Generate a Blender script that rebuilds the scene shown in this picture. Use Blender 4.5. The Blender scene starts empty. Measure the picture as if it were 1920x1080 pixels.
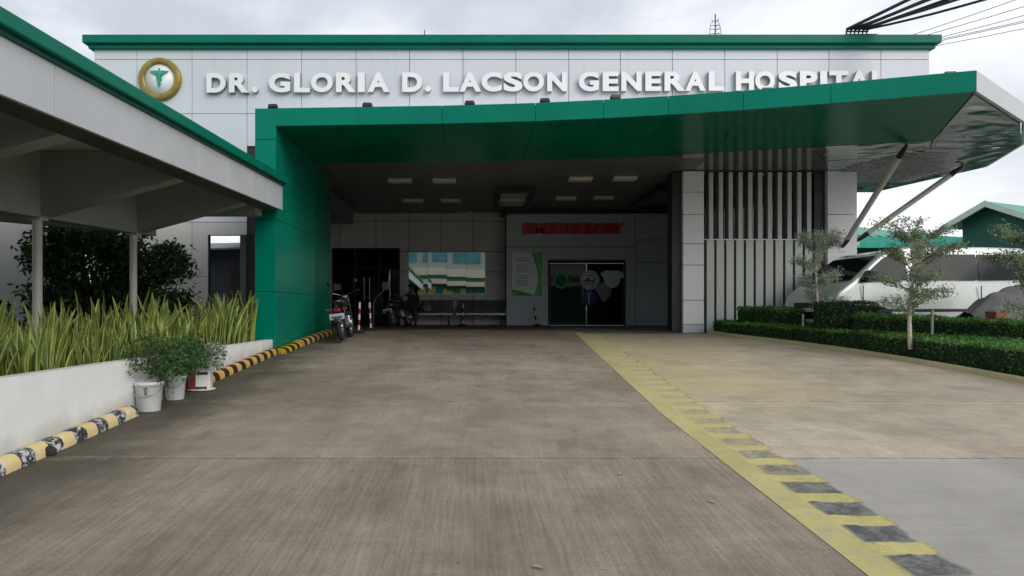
import bpy, bmesh, math, random
from mathutils import Vector, Matrix, Euler
R = math.radians
PI = math.pi
scene = bpy.context.scene
COL = scene.collection
rng = random.Random(7)

# ------------------------------------------------------------------ materials
def new_mat(name):
    m = bpy.data.materials.new(name); m.use_nodes = True
    nt = m.node_tree
    for n in list(nt.nodes): nt.nodes.remove(n)
    out = nt.nodes.new('ShaderNodeOutputMaterial')
    b = nt.nodes.new('ShaderNodeBsdfPrincipled')
    nt.links.new(b.outputs[0], out.inputs[0])
    return m, nt, b, out

def c4(c): return (c[0], c[1], c[2], 1.0)

def N(nt, typ, **kw):
    n = nt.nodes.new(typ)
    for k, v in kw.items():
        if k.startswith('i_'): n.inputs[k[2:].replace('_', ' ')].default_value = v
        else: setattr(n, k, v)
    return n

def math_node(nt, op, a, b=None, c=None):
    n = nt.nodes.new('ShaderNodeMath'); n.operation = op
    for i, v in enumerate((a, b, c)):
        if v is None: continue
        if isinstance(v, (int, float)): n.inputs[i].default_value = v
        else: nt.links.new(v, n.inputs[i])
    return n.outputs[0]

def mapr(nt, val, a, b, c=0.0, d=1.0, smooth=True):
    n = nt.nodes.new('ShaderNodeMapRange')
    if smooth: n.interpolation_type = 'SMOOTHSTEP'
    nt.links.new(val, n.inputs[0])
    for i, v in zip((1, 2, 3, 4), (a, b, c, d)): n.inputs[i].default_value = v
    return n.outputs[0]

def noise(nt, vec, scale, detail=4, rough=.6, dist=0):
    n = nt.nodes.new('ShaderNodeTexNoise')
    n.inputs['Scale'].default_value = scale; n.inputs['Detail'].default_value = detail
    n.inputs['Roughness'].default_value = rough; n.inputs['Distortion'].default_value = dist
    if vec is not None: nt.links.new(vec, n.inputs['Vector'])
    return n.outputs[0]

def mixc(nt, fac, a, b, blend='MIX'):
    n = nt.nodes.new('ShaderNodeMix'); n.data_type = 'RGBA'; n.blend_type = blend
    def put(sock, v):
        if isinstance(v, (int, float)): sock.default_value = v
        elif isinstance(v, (tuple, list)): sock.default_value = c4(v)
        else: nt.links.new(v, sock)
    put(n.inputs[0], fac); put(n.inputs[6], a); put(n.inputs[7], b)
    return n.outputs[2]

def mapping(nt, vec, scale=(1, 1, 1), rot=(0, 0, 0)):
    n = nt.nodes.new('ShaderNodeMapping')
    n.inputs['Scale'].default_value = scale; n.inputs['Rotation'].default_value = rot
    nt.links.new(vec, n.inputs['Vector'])
    return n.outputs[0]

def set_spec(b, v):
    b.inputs['Specular IOR Level'].default_value = v

def mat(name, col, rough=.5, metal=0.0, var=.08, scale=2.0, bump=0.0, bscale=60, spec=.5, island=0.0, streak=0.0, coat=0.0, rvar=.08):
    m, nt, b, out = new_mat(name)
    pos = nt.nodes.new('ShaderNodeNewGeometry')
    tc = nt.nodes.new('ShaderNodeTexCoord')
    v = tc.outputs['Object']
    n1 = noise(nt, v, scale, 5, .65)
    f = mapr(nt, n1, .3, .7)
    lo = tuple(x * (1 - var) for x in col); hi = tuple(min(1, x * (1 + var)) for x in col)
    c = mixc(nt, f, lo, hi)
    if streak:
        s = noise(nt, mapping(nt, v, (9, 9, .35)), 1.0, 4, .6)
        s = mapr(nt, s, .5, .8, 0, streak)
        c = mixc(nt, s, c, tuple(x * .45 for x in col))
    if island:
        r = mapr(nt, pos.outputs['Random Per Island'], 0, 1, 1 - island, 1 + island, False)
        vm = nt.nodes.new('ShaderNodeVectorMath'); vm.operation = 'SCALE'
        nt.links.new(c, vm.inputs[0]); nt.links.new(r, vm.inputs['Scale']); c = vm.outputs[0]
    nt.links.new(c, b.inputs['Base Color'])
    rr = mapr(nt, n1, .3, .7, max(0.0, rough - rvar), min(1, rough + rvar))
    nt.links.new(rr, b.inputs['Roughness'])
    b.inputs['Metallic'].default_value = metal
    set_spec(b, spec)
    if coat: b.inputs['Coat Weight'].default_value = coat; b.inputs['Coat Roughness'].default_value = .06
    if bump:
        bn = nt.nodes.new('ShaderNodeBump'); bn.inputs['Strength'].default_value = bump; bn.inputs['Distance'].default_value = .01
        nt.links.new(noise(nt, v, bscale, 4, .6), bn.inputs['Height'])
        nt.links.new(bn.outputs[0], b.inputs['Normal'])
    return m

def leaf_mat(name, dark, light, trans=.3, rough=.5, zlo=None, zhi=None):
    m, nt, b, out = new_mat(name)
    g = nt.nodes.new('ShaderNodeNewGeometry')
    c = mixc(nt, g.outputs['Random Per Island'], dark, light)
    tc = nt.nodes.new('ShaderNodeTexCoord')
    cl = mapr(nt, noise(nt, tc.outputs['Object'], 2.2, 3, .6), .35, .65, .55, 1.15)
    vm = nt.nodes.new('ShaderNodeVectorMath'); vm.operation = 'SCALE'
    nt.links.new(c, vm.inputs[0]); nt.links.new(cl, vm.inputs['Scale']); c = vm.outputs[0]
    nt.links.new(c, b.inputs['Base Color']); b.inputs['Roughness'].default_value = rough; set_spec(b, .35)
    t = nt.nodes.new('ShaderNodeBsdfTranslucent'); nt.links.new(c, t.inputs[0])
    mx = nt.nodes.new('ShaderNodeMixShader'); mx.inputs[0].default_value = trans
    nt.links.new(b.outputs[0], mx.inputs[1]); nt.links.new(t.outputs[0], mx.inputs[2])
    nt.links.new(mx.outputs[0], out.inputs[0])
    return m

M = {}
M['clad_white'] = mat('white_cladding', (.655, .685, .745), .34, var=.03, scale=.5, island=.02, streak=.10, spec=.4)
M['clad_grey'] = mat('grey_cladding', (.58, .58, .565), .35, var=.05, scale=.6, island=.035)
M['clad_er'] = mat('bluegrey_cladding', (.54, .585, .62), .35, var=.05, scale=.6, island=.03)
M['seam'] = mat('seam_dark', (.035, .035, .04), .8)
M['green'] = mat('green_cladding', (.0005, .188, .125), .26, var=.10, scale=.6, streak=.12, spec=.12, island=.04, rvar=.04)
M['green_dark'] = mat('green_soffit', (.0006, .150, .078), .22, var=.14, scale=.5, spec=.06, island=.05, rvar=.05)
M['green_cap'] = mat('green_cap', (.001, .16, .105), .4, spec=.15, var=.07, scale=1.5, streak=.25)
M['silver'] = mat('silver_cladding', (.50, .57, .54), .13, .85, var=.25, scale=1.2, bump=.12, bscale=9, island=.1, rvar=.06)
M['fascia_silver'] = mat('fascia_silver', (.60, .63, .63), .35, .2, var=.05)
M['ceiling'] = mat('ceiling_grey', (.14, .14, .138), .45, var=.07, island=.03)
M['soffit_grey'] = mat('soffit_grey', (.20, .215, .21), .14, .3, var=.12, scale=.9, bump=.03, bscale=3)
M['dark'] = mat('dark_metal', (.02, .022, .024), .45, var=.2)
M['black'] = mat('black_plastic', (.012, .012, .013), .4, var=.2)
M['rubber'] = mat('rubber', (.015, .015, .015), .8, var=.2, bump=.3, bscale=90)
M['chrome'] = mat('chrome', (.20, .20, .21), .25, 1.0, var=.05)
M['alu'] = mat('brushed_aluminium', (.45, .46, .47), .32, .9, var=.08, scale=8)
M['white_paint'] = mat('white_paint', (.78, .79, .79), .5, var=.06, scale=1.5, streak=.22, bump=.15, bscale=30)
M['letter'] = mat('letter_white', (.84, .85, .865), .35, var=.03)
M['pillar_white'] = mat('pillar_cladding', (.82, .835, .86), .3, var=.03, scale=.6, island=.02, streak=.08)
M['letter_side_shade'] = mat('letter_side_shade', (.30, .31, .33), .5, var=.05)  # grey sides carry the shadowed letter edges in their colour
M['lamp_white'] = mat('lamp_white', (.62, .60, .52), .5, var=.05)
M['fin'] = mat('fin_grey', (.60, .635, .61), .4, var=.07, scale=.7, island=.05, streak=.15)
M['fin_shade'] = mat('fin_shade_side', (.17, .19, .18), .5, var=.1)  # fin grey darkened, painting the shade on the left faces
M['gold'] = mat('gold_ring', (.30, .22, .05), .35, .35, var=.2, scale=4)
M['teal'] = mat('teal_symbol', (.02, .36, .27), .4, var=.15, scale=8)
M['red'] = mat('red_letters', (.66, .07, .08), .4, var=.1)
M['red_dark'] = mat('red_band', (.46, .016, .03), .5, var=.15)
M['walk_fascia'] = mat('walkway_fascia', (.52, .54, .57), .4, var=.04, scale=.8, island=.025, streak=.2)
M['walk_soffit'] = mat('walkway_soffit', (.58, .67, .55), .6, var=.08, scale=1.2, streak=.1)
M['walk_beam'] = mat('walkway_beam', (.30, .31, .285), .6, var=.08)
M['walk_under'] = mat('walkway_underside', (.055, .055, .05), .6, var=.12)
M['column'] = mat('column_cream', (.62, .60, .53), .5, var=.06, streak=.15)
M['soil'] = mat('soil', (.035, .026, .018), .95, var=.4, scale=9, bump=.8, bscale=40)
M['bark'] = mat('bark_pale', (.50, .45, .38), .85, var=.25, scale=14, bump=.6, bscale=50)
M['bark_dark'] = mat('bark_dark', (.09, .07, .05), .9, var=.3, scale=14, bump=.6, bscale=50)
M['bucket'] = mat('bucket_white', (.70, .72, .74), .4, var=.06, scale=5, streak=.2)
M['ink'] = mat('ink_navy', (.02, .025, .05), .6)
M['rust'] = mat('red_brown_paint', (.20, .035, .035), .6, var=.3, scale=10)
M['notice'] = mat('paper_grey', (.35, .36, .37), .8, var=.05)
M['poster_white'] = mat('poster_white', (.82, .86, .90), .35, var=.03)
M['poster_green'] = mat('poster_green', (.04, .40, .04), .35, var=.2, scale=4)
M['poster_green2'] = mat('poster_green_pale', (.17, .60, .10), .35, var=.1, scale=4)
M['poster_text'] = mat('poster_text', (.30, .36, .42), .6)
M['frame_pale'] = mat('frame_pale', (.55, .68, .58), .4)
M['sticker_green'] = mat('sticker_green', (.01, .42, .13), .4, var=.2, scale=5)
M['sticker_white'] = mat('sticker_white', (.66, .74, .72), .4, var=.06)
M['sticker_grey'] = mat('sticker_grey', (.24, .24, .24), .5, var=.1)
M['sticker_blue'] = mat('sticker_blue', (.02, .025, .20), .4, var=.1)
M['bench'] = mat('bench_steel', (.075, .085, .10), .3, .15, var=.1)
M['red_floor'] = mat('red_floor', (.16, .03, .03), .7, var=.25, scale=3, bump=.2)
M['stone'] = mat('stone', (.03, .03, .025), .9, var=.4, scale=20, bump=.6)
M['dead_leaf'] = mat('dead_leaf', (.40, .33, .18), .8, var=.2)
M['van_body'] = mat('van_paint', (.62, .68, .65), .25, .15, var=.03, coat=.6, rvar=.03)
M['car_glass'] = mat('tinted_glass', (.010, .014, .018), .08, spec=.15, var=.1, rvar=.03)
M['headlamp'] = mat('headlamp', (.75, .77, .78), .1, spec=.8)
M['tail_red'] = mat('tail_red', (.20, .006, .008), .25)
M['plate'] = mat('number_plate', (.42, .48, .54), .5)
M['moto_dark'] = mat('moto_paint', (.02, .02, .024), .2, coat=.6, var=.1)
M['moto_red'] = mat('moto_red', (.22, .01, .012), .25, coat=.4)
M['tarp'] = mat('tarp_grey', (.125, .125, .13), .75, var=.2, scale=3, bump=1.0, bscale=6, streak=.3)
M['tarp_navy'] = mat('tarp_navy', (.025, .03, .055), .7, var=.15)
M['brick'] = mat('brick_red', (.30, .12, .085), .85, var=.25, scale=14, bump=.5)
M['roof_green'] = mat('green_metal_roof', (.10, .34, .24), .45, var=.12, scale=1.2, streak=.2)
M['roof_fascia'] = mat('teal_fascia', (.02, .36, .27), .4, var=.08)
M['wall_green'] = mat('dark_green_wall', (.006, .10, .07), .6, var=.15)
M['skin'] = mat('skin', (.16, .085, .055), .55, var=.1)
M['hair'] = mat('hair', (.01, .008, .007), .6)
M['shirt'] = mat('dark_shirt', (.018, .02, .025), .85, var=.2)
M['trousers'] = mat('brown_trousers', (.05, .032, .024), .85, var=.2)
M['bag'] = mat('pink_bag', (.24, .15, .15), .7, var=.2, scale=20)
M['cable'] = mat('cable_black', (.012, .012, .014), .6)
M['cream'] = mat('cream_band', (.62, .54, .42), .6, var=.06)
M['ylw_wall'] = mat('yellow_wall', (.34, .28, .05), .6, var=.2, scale=3)
M['white_wall'] = mat('white_wall', (.36, .37, .37), .6, var=.06, scale=1.0, streak=.25)
M['teal_glass'] = mat('teal_glass', (.04, .19, .22), .15, var=.25, scale=1.0)
M['asph'] = mat('asphalt', (.055, .055, .055), .9, var=.2, scale=3, bump=.4, bscale=120)
M['shutter'] = mat('shutter_brown', (.07, .062, .058), .6, var=.15)
M['blue_grey'] = mat('bluegrey_post', (.05, .06, .075), .5)
M['corr'] = mat('corrugated_roof', (.22, .26, .28), .5, var=.2, scale=2)
M['reflector'] = mat('reflector_white', (.7, .7, .7), .5)

M['leaf_dark'] = leaf_mat('foliage_dark', (.016, .045, .015), (.06, .14, .035), .3)
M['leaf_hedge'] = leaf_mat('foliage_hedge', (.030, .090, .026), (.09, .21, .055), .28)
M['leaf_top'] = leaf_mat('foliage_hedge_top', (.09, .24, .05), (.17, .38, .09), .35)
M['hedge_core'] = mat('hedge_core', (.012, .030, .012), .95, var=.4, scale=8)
M['leaf_pale'] = leaf_mat('foliage_pale', (.28, .35, .26), (.58, .64, .52), .4)
M['leaf_tree'] = leaf_mat('foliage_tree', (.16, .23, .12), (.46, .54, .37), .4)
M['leaf_pot'] = leaf_mat('foliage_pot', (.04, .11, .03), (.13, .26, .08), .35)
M['leaf_vari'] = leaf_mat('foliage_variegated', (.10, .17, .10), (.55, .60, .52), .3)
M['leaf_red'] = leaf_mat('foliage_red', (.10, .05, .02), (.14, .14, .04), .3)
M['snake'] = leaf_mat('snake_leaf', (.11, .20, .045), (.25, .36, .085), .25, .4)
M['snake_edge'] = leaf_mat('snake_leaf_edge', (.42, .46, .11), (.66, .65, .20), .25, .4)

def glass_black(name, col=(.004, .005, .006), rough=.04):
    m, nt, b, out = new_mat(name)
    tc = nt.nodes.new('ShaderNodeTexCoord')
    b.inputs['Base Color'].default_value = c4(col); b.inputs['Roughness'].default_value = rough; set_spec(b, .6)
    bn = nt.nodes.new('ShaderNodeBump'); bn.inputs['Strength'].default_value = .03; bn.inputs['Distance'].default_value = .05
    nt.links.new(noise(nt, tc.outputs['Object'], 1.3, 2), bn.inputs['Height']); nt.links.new(bn.outputs[0], b.inputs['Normal'])
    return m
M['glass'] = glass_black('dark_glass')
def mirror_mat():
    m, nt, b, out = new_mat('mirror_glass')
    tc = nt.nodes.new('ShaderNodeTexCoord')
    b.inputs['Base Color'].default_value = (.55, .62, .58, 1); b.inputs['Metallic'].default_value = 1; b.inputs['Roughness'].default_value = .015
    bn = nt.nodes.new('ShaderNodeBump'); bn.inputs['Strength'].default_value = .035; bn.inputs['Distance'].default_value = .03
    nt.links.new(noise(nt, mapping(nt, tc.outputs['Object'], (.35, 1, 1)), 1.2, 1), bn.inputs['Height']); nt.links.new(bn.outputs[0], b.inputs['Normal'])
    return m
M['mirror'] = mirror_mat()

def pos_xyz(nt):
    g = nt.nodes.new('ShaderNodeNewGeometry')
    s = nt.nodes.new('ShaderNodeSeparateXYZ'); nt.links.new(g.outputs['Position'], s.inputs[0])
    return g.outputs['Position'], s.outputs[0], s.outputs[1], s.outputs[2]

def scale_c(nt, c, f):
    vm = nt.nodes.new('ShaderNodeVectorMath'); vm.operation = 'SCALE'
    nt.links.new(c, vm.inputs[0])
    if isinstance(f, (int, float)): vm.inputs['Scale'].default_value = f
    else: nt.links.new(f, vm.inputs['Scale'])
    return vm.outputs[0]

JY, JP = 5.34, 2.25
def concrete(name, base, right=False):
    m, nt, b, out = new_mat(name)
    P, X, Y, Z = pos_xyz(nt)
    big = noise(nt, P, .55, 4, .6, .4); med = noise(nt, P, 2.6, 6, .7, .3); fine = noise(nt, P, 55, 5, .75)
    brush = noise(nt, mapping(nt, P, (42, 1.6, 1), (0, 0, R(-14))), 1.0, 5, .7)
    cross = noise(nt, mapping(nt, P, (1.2, 26, 1), (0, 0, R(4))), 1.0, 4, .7)
    f = mapr(nt, big, .3, .7, .82, 1.15)
    f = math_node(nt, 'MULTIPLY', f, mapr(nt, med, .3, .7, .88, 1.10))
    f = math_node(nt, 'MULTIPLY', f, mapr(nt, fine, .25, .75, .80, 1.2))
    near = mapr(nt, Y, 5.6, 5.2)
    bamp = math_node(nt, 'MULTIPLY', math_node(nt, 'SUBTRACT', mapr(nt, brush, .3, .7), .5), math_node(nt, 'MULTIPLY_ADD', near, .22, .12))
    f = math_node(nt, 'MULTIPLY', f, math_node(nt, 'ADD', bamp, 1.0))
    camp = math_node(nt, 'MULTIPLY', math_node(nt, 'SUBTRACT', mapr(nt, cross, .3, .7), .5), .15 if right else .09)
    f = math_node(nt, 'MULTIPLY', f, math_node(nt, 'ADD', camp, 1.0))
    slab = math_node(nt, 'FLOOR', math_node(nt, 'DIVIDE', math_node(nt, 'SUBTRACT', Y, JY), JP))
    wn = nt.nodes.new('ShaderNodeTexWhiteNoise'); wn.noise_dimensions = '1D'; nt.links.new(slab, wn.inputs['W'])
    f = math_node(nt, 'MULTIPLY', f, mapr(nt, wn.outputs[0], 0, 1, .92, 1.08, False))
    c = scale_c(nt, mixc(nt, mapr(nt, med, .35, .65), base, tuple(x * k for x, k in zip(base, (1.01, 1.0, .99)))), f)
    if right:
        patch = mapr(nt, math_node(nt, 'ADD', Y, math_node(nt, 'MULTIPLY_ADD', noise(nt, P, 3.0, 5, .7), .35, -.175)), 5.45, 5.25)
        c = mixc(nt, patch, c, scale_c(nt, mixc(nt, .0, (.35, .33, .30), (.3, .3, .3)), math_node(nt, 'MULTIPLY_ADD', math_node(nt, 'SUBTRACT', cross, .5), .35, mapr(nt, big, .3, .7, .85, 1.12))))
        ym = math_node(nt, 'MULTIPLY', mapr(nt, X, 6.2, 2.6), mapr(nt, Y, 5.8, 9.0))
        ym = math_node(nt, 'MULTIPLY', ym, mapr(nt, noise(nt, mapping(nt, P, (.6, 2.4, 1)), 1.0, 6, .75), .32, .68, .25, .85))
        c = mixc(nt, ym, c, (.52, .45, .235))
    else:
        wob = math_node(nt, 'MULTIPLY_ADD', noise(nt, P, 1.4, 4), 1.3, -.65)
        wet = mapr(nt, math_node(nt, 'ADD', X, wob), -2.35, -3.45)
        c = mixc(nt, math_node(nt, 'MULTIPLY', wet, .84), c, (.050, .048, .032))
        oil = mapr(nt, noise(nt, mapping(nt, P, (1.3, .5, 1)), 1.1, 5, .7), .56, .74, 0, .40)
        c = mixc(nt, oil, c, (.085, .070, .052))
        trk = math_node(nt, 'ABSOLUTE', math_node(nt, 'SUBTRACT', math_node(nt, 'ABSOLUTE', math_node(nt, 'ADD', X, .75)), .78))
        trk = math_node(nt, 'MULTIPLY', mapr(nt, trk, .30, .05), mapr(nt, noise(nt, mapping(nt, P, (2.2, .35, 1)), 1.0, 5, .7), .35, .65, .05, .24))
        c = mixc(nt, trk, c, (.10, .082, .062))
        drip = mapr(nt, noise(nt, P, 17, 2, .5), .735, .76, 0, .55)
        c = mixc(nt, drip, c, (.06, .052, .044))
        vor = nt.nodes.new('ShaderNodeTexVoronoi'); vor.feature = 'DISTANCE_TO_EDGE'; vor.inputs['Scale'].default_value = .34
        wv = nt.nodes.new('ShaderNodeVectorMath'); wv.operation = 'MULTIPLY_ADD'
        nz = nt.nodes.new('ShaderNodeTexNoise'); nz.inputs['Scale'].default_value = 2.6; nz.inputs['Detail'].default_value = 5; nt.links.new(P, nz.inputs['Vector'])
        nt.links.new(nz.outputs[1], wv.inputs[0]); wv.inputs[1].default_value = (.5, .5, 0); nt.links.new(P, wv.inputs[2]); nt.links.new(wv.outputs[0], vor.inputs['Vector'])
        crk = math_node(nt, 'MULTIPLY', mapr(nt, vor.outputs['Distance'], .0035, .001), mapr(nt, big, .60, .66, 0, .3))
        c = mixc(nt, crk, c, (.05, .045, .038))
        spots = mapr(nt, noise(nt, P, 3.5, 6, .8), .62, .75, 0, .5)
        c = mixc(nt, spots, c, (.27, .25, .225))
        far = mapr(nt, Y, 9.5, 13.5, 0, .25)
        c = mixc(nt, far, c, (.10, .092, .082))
    # joint + ragged dirt around it
    d = math_node(nt, 'PINGPONG', math_node(nt, 'SUBTRACT', Y, math_node(nt, 'MULTIPLY_ADD', noise(nt, P, 1.5, 5), .05, JY - .025)), JP / 2 * 2 / 2)
    d = math_node(nt, 'ABSOLUTE', d)
    j = mapr(nt, d, .018, .005)
    c = mixc(nt, math_node(nt, 'MULTIPLY', j, .6), c, (.045, .042, .036))
    pale = math_node(nt, 'MULTIPLY', mapr(nt, d, .10, .02), mapr(nt, noise(nt, P, 6, 5, .8), .4, .7, 0, .4))
    c = mixc(nt, pale, c, tuple(min(1, x * 1.6) for x in base))
    nt.links.new(c, b.inputs['Base Color'])
    rr = mapr(nt, med, .3, .7, .55, .85)
    nt.links.new(rr, b.inputs['Roughness']); set_spec(b, .35)
    bn = nt.nodes.new('ShaderNodeBump'); bn.inputs['Strength'].default_value = .5; bn.inputs['Distance'].default_value = .006
    hsum = math_node(nt, 'ADD', math_node(nt, 'MULTIPLY', brush, 1.2), fine)
    hsum = math_node(nt, 'ADD', hsum, math_node(nt, 'MULTIPLY', j, -2.0))
    nt.links.new(hsum, bn.inputs['Height']); nt.links.new(bn.outputs[0], b.inputs['Normal'])
    return m
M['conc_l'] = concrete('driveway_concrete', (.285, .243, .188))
M['conc_r'] = concrete('lane_concrete', (.41, .355, .275), True)

def worn_paint(name, col, under, lo=.42, hi=.6, stripes=None, chips=None):
    """paint worn through to what lies under; stripes=(period, duty, second colour) along world Y"""
    m, nt, b, out = new_mat(name)
    P, X, Y, Z = pos_xyz(nt)
    n1 = noise(nt, P, 9, 7, .75, .3); n2 = noise(nt, P, 1.3, 4)
    c = mixc(nt, mapr(nt, n2, .3, .7), col, tuple(x * .8 for x in col))
    if stripes:
        per, duty, c2, ph = stripes
        fr = math_node(nt, 'FRACT', math_node(nt, 'DIVIDE', math_node(nt, 'ADD', Y, math_node(nt, 'MULTIPLY_ADD', n1, .05, ph)), per))
        s = math_node(nt, 'LESS_THAN', fr, duty)
        c2c = c2
        if chips:
            c2c = mixc(nt, mapr(nt, noise(nt, P, 11, 6, .8, 1.2), chips[0], chips[0] + .04), c2, chips[1])
        c = mixc(nt, s, c, c2c)
    w = mapr(nt, n1, lo, hi)
    c = mixc(nt, w, c, under)
    nt.links.new(c, b.inputs['Base Color']); b.inputs['Roughness'].default_value = .65; set_spec(b, .3)
    bn = nt.nodes.new('ShaderNodeBump'); bn.inputs['Strength'].default_value = .3; bn.inputs['Distance'].default_value = .006
    nt.links.new(noise(nt, P, 40, 5), bn.inputs['Height']); nt.links.new(bn.outputs[0], b.inputs['Normal'])
    return m
M['ylw_line'] = worn_paint('yellow_line_paint', (.53, .475, .20), (.38, .34, .25), .46, .70)
M['ylw_bar'] = worn_paint('yellow_bar_paint', (.36, .31, .07), (.30, .27, .19), .50, .75)
M['pad_grey'] = worn_paint('grey_pad_paint', (.115, .118, .118), (.24, .235, .215), .42, .66)
M['pad_pale'] = worn_paint('pale_pad_paint', (.25, .245, .235), (.34, .30, .22), .42, .66)
def strip_mat():
    m, nt, b, out = new_mat('worn_hatched_strip')
    P, X, Y, Z = pos_xyz(nt)
    n1 = noise(nt, P, 8, 7, .78, .3); n2 = noise(nt, P, 2.3, 4, .6); n3 = noise(nt, P, 38, 4, .7); nl = noise(nt, P, .8, 3)
    yw = math_node(nt, 'ADD', Y, math_node(nt, 'MULTIPLY_ADD', n1, .075, math_node(nt, 'MULTIPLY_ADD', n2, .10, -.0875)))
    fr = math_node(nt, 'PINGPONG', math_node(nt, 'SUBTRACT', yw, 4.02), .201)
    near = mapr(nt, Y, 5.7, 4.3)
    pad = mapr(nt, fr, .072, .094)
    xl = math_node(nt, 'SUBTRACT', X, mapr(nt, Y, 7, 15, 2.03, 2.39, False))
    pad = math_node(nt, 'MULTIPLY', pad, mapr(nt, math_node(nt, 'ADD', xl, math_node(nt, 'MULTIPLY_ADD', n1, .12, -.06)), .20, .25))
    padc = mixc(nt, mapr(nt, n1, .40, .62), (.085, .088, .088), (.21, .205, .185))
    farc = mixc(nt, mapr(nt, n1, .38, .6), (.22, .21, .18), (.40, .35, .23))
    padc = mixc(nt, near, farc, padc)
    yel = mixc(nt, mapr(nt, n2, .3, .7), (.53, .475, .20), (.44, .39, .15))
    yel = mixc(nt, mapr(nt, n1, .52, .72, 0, .8), yel, (.36, .32, .22))
    yel = mixc(nt, mapr(nt, Y, 4.5, 9, 0, .7), yel, (.50, .44, .24))
    c = mixc(nt, math_node(nt, 'MULTIPLY', pad, mapr(nt, Y, 4.8, 9, 1, .32)), yel, padc)
    c = scale_c(nt, c, mapr(nt, n3, .25, .75, .86, 1.14))
    nt.links.new(c, b.inputs['Base Color']); b.inputs['Roughness'].default_value = .75; set_spec(b, .25)
    bn = nt.nodes.new('ShaderNodeBump'); bn.inputs['Strength'].default_value = .35; bn.inputs['Distance'].default_value = .005
    nt.links.new(n3, bn.inputs['Height']); nt.links.new(bn.outputs[0], b.inputs['Normal'])
    # paint frays out towards the lane side; bars run out further than pads
    lim = math_node(nt, 'MULTIPLY_ADD', n2, .22, math_node(nt, 'MULTIPLY_ADD', n1, .12, .42))
    lim = math_node(nt, 'SUBTRACT', lim, math_node(nt, 'MULTIPLY', pad, .04))
    a = mapr(nt, math_node(nt, 'SUBTRACT', lim, xl), -.02, .05)
    worn = mapr(nt, n1, .60, .78, 1, .35)
    a = math_node(nt, 'MULTIPLY', a, worn)
    nt.links.new(a, b.inputs['Alpha'])
    return m
M['strip'] = strip_mat()
M['kerb_edge'] = worn_paint('pale_yellow_kerb', (.56, .50, .28), (.36, .34, .29), .5, .72)
M['kerb_near'] = worn_paint('kerb_stripes_worn', (.80, .63, .30), (.70, .67, .58), .52, .66, (.345, .52, (.030, .032, .042), .07), (.52, (.55, .56, .56)))
M['kerb_far'] = worn_paint('kerb_stripes', (.62, .39, .12), (.30, .26, .2), .66, .78, (.345, .5, (.032, .024, .020), .07))
M['kerb_pillar'] = worn_paint('kerb_stripes_bright', (.60, .42, .02), (.2, .17, .1), .66, .8, (.36, .5, (.012, .016, .012), .07))
def planter_paint():
    m, nt, b, out = new_mat('planter_paint')
    P, X, Y, Z = pos_xyz(nt)
    n1 = noise(nt, P, 2.2, 6, .7); n2 = noise(nt, mapping(nt, P, (1, 7, .5)), 1.0, 5, .7); n3 = noise(nt, P, 22, 5, .7)
    c = mixc(nt, mapr(nt, n1, .35, .65), (.80, .805, .80), (.86, .865, .86))
    c = mixc(nt, mapr(nt, n2, .52, .75, 0, .12), c, (.38, .36, .31))
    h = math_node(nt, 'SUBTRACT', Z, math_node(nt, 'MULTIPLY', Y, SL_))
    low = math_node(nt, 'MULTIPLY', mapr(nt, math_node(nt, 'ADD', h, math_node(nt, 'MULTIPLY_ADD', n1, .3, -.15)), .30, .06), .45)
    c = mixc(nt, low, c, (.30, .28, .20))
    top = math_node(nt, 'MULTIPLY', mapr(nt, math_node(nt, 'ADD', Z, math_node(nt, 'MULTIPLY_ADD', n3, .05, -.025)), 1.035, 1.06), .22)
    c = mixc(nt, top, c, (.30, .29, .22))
    nt.links.new(c, b.inputs['Base Color']); b.inputs['Roughness'].default_value = .6; set_spec(b, .3)
    bn = nt.nodes.new('ShaderNodeBump'); bn.inputs['Strength'].default_value = .25; bn.inputs['Distance'].default_value = .006
    nt.links.new(n3, bn.inputs['Height']); nt.links.new(bn.outputs[0], b.inputs['Normal'])
    return m
SL_ = .068
M['planter'] = planter_paint()
M['ground'] = concrete('yard_concrete', (.22, .205, .18))
M['floor'] = mat('entrance_floor', (.16, .15, .135), .5, var=.15, scale=1.5, bump=.15)

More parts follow.
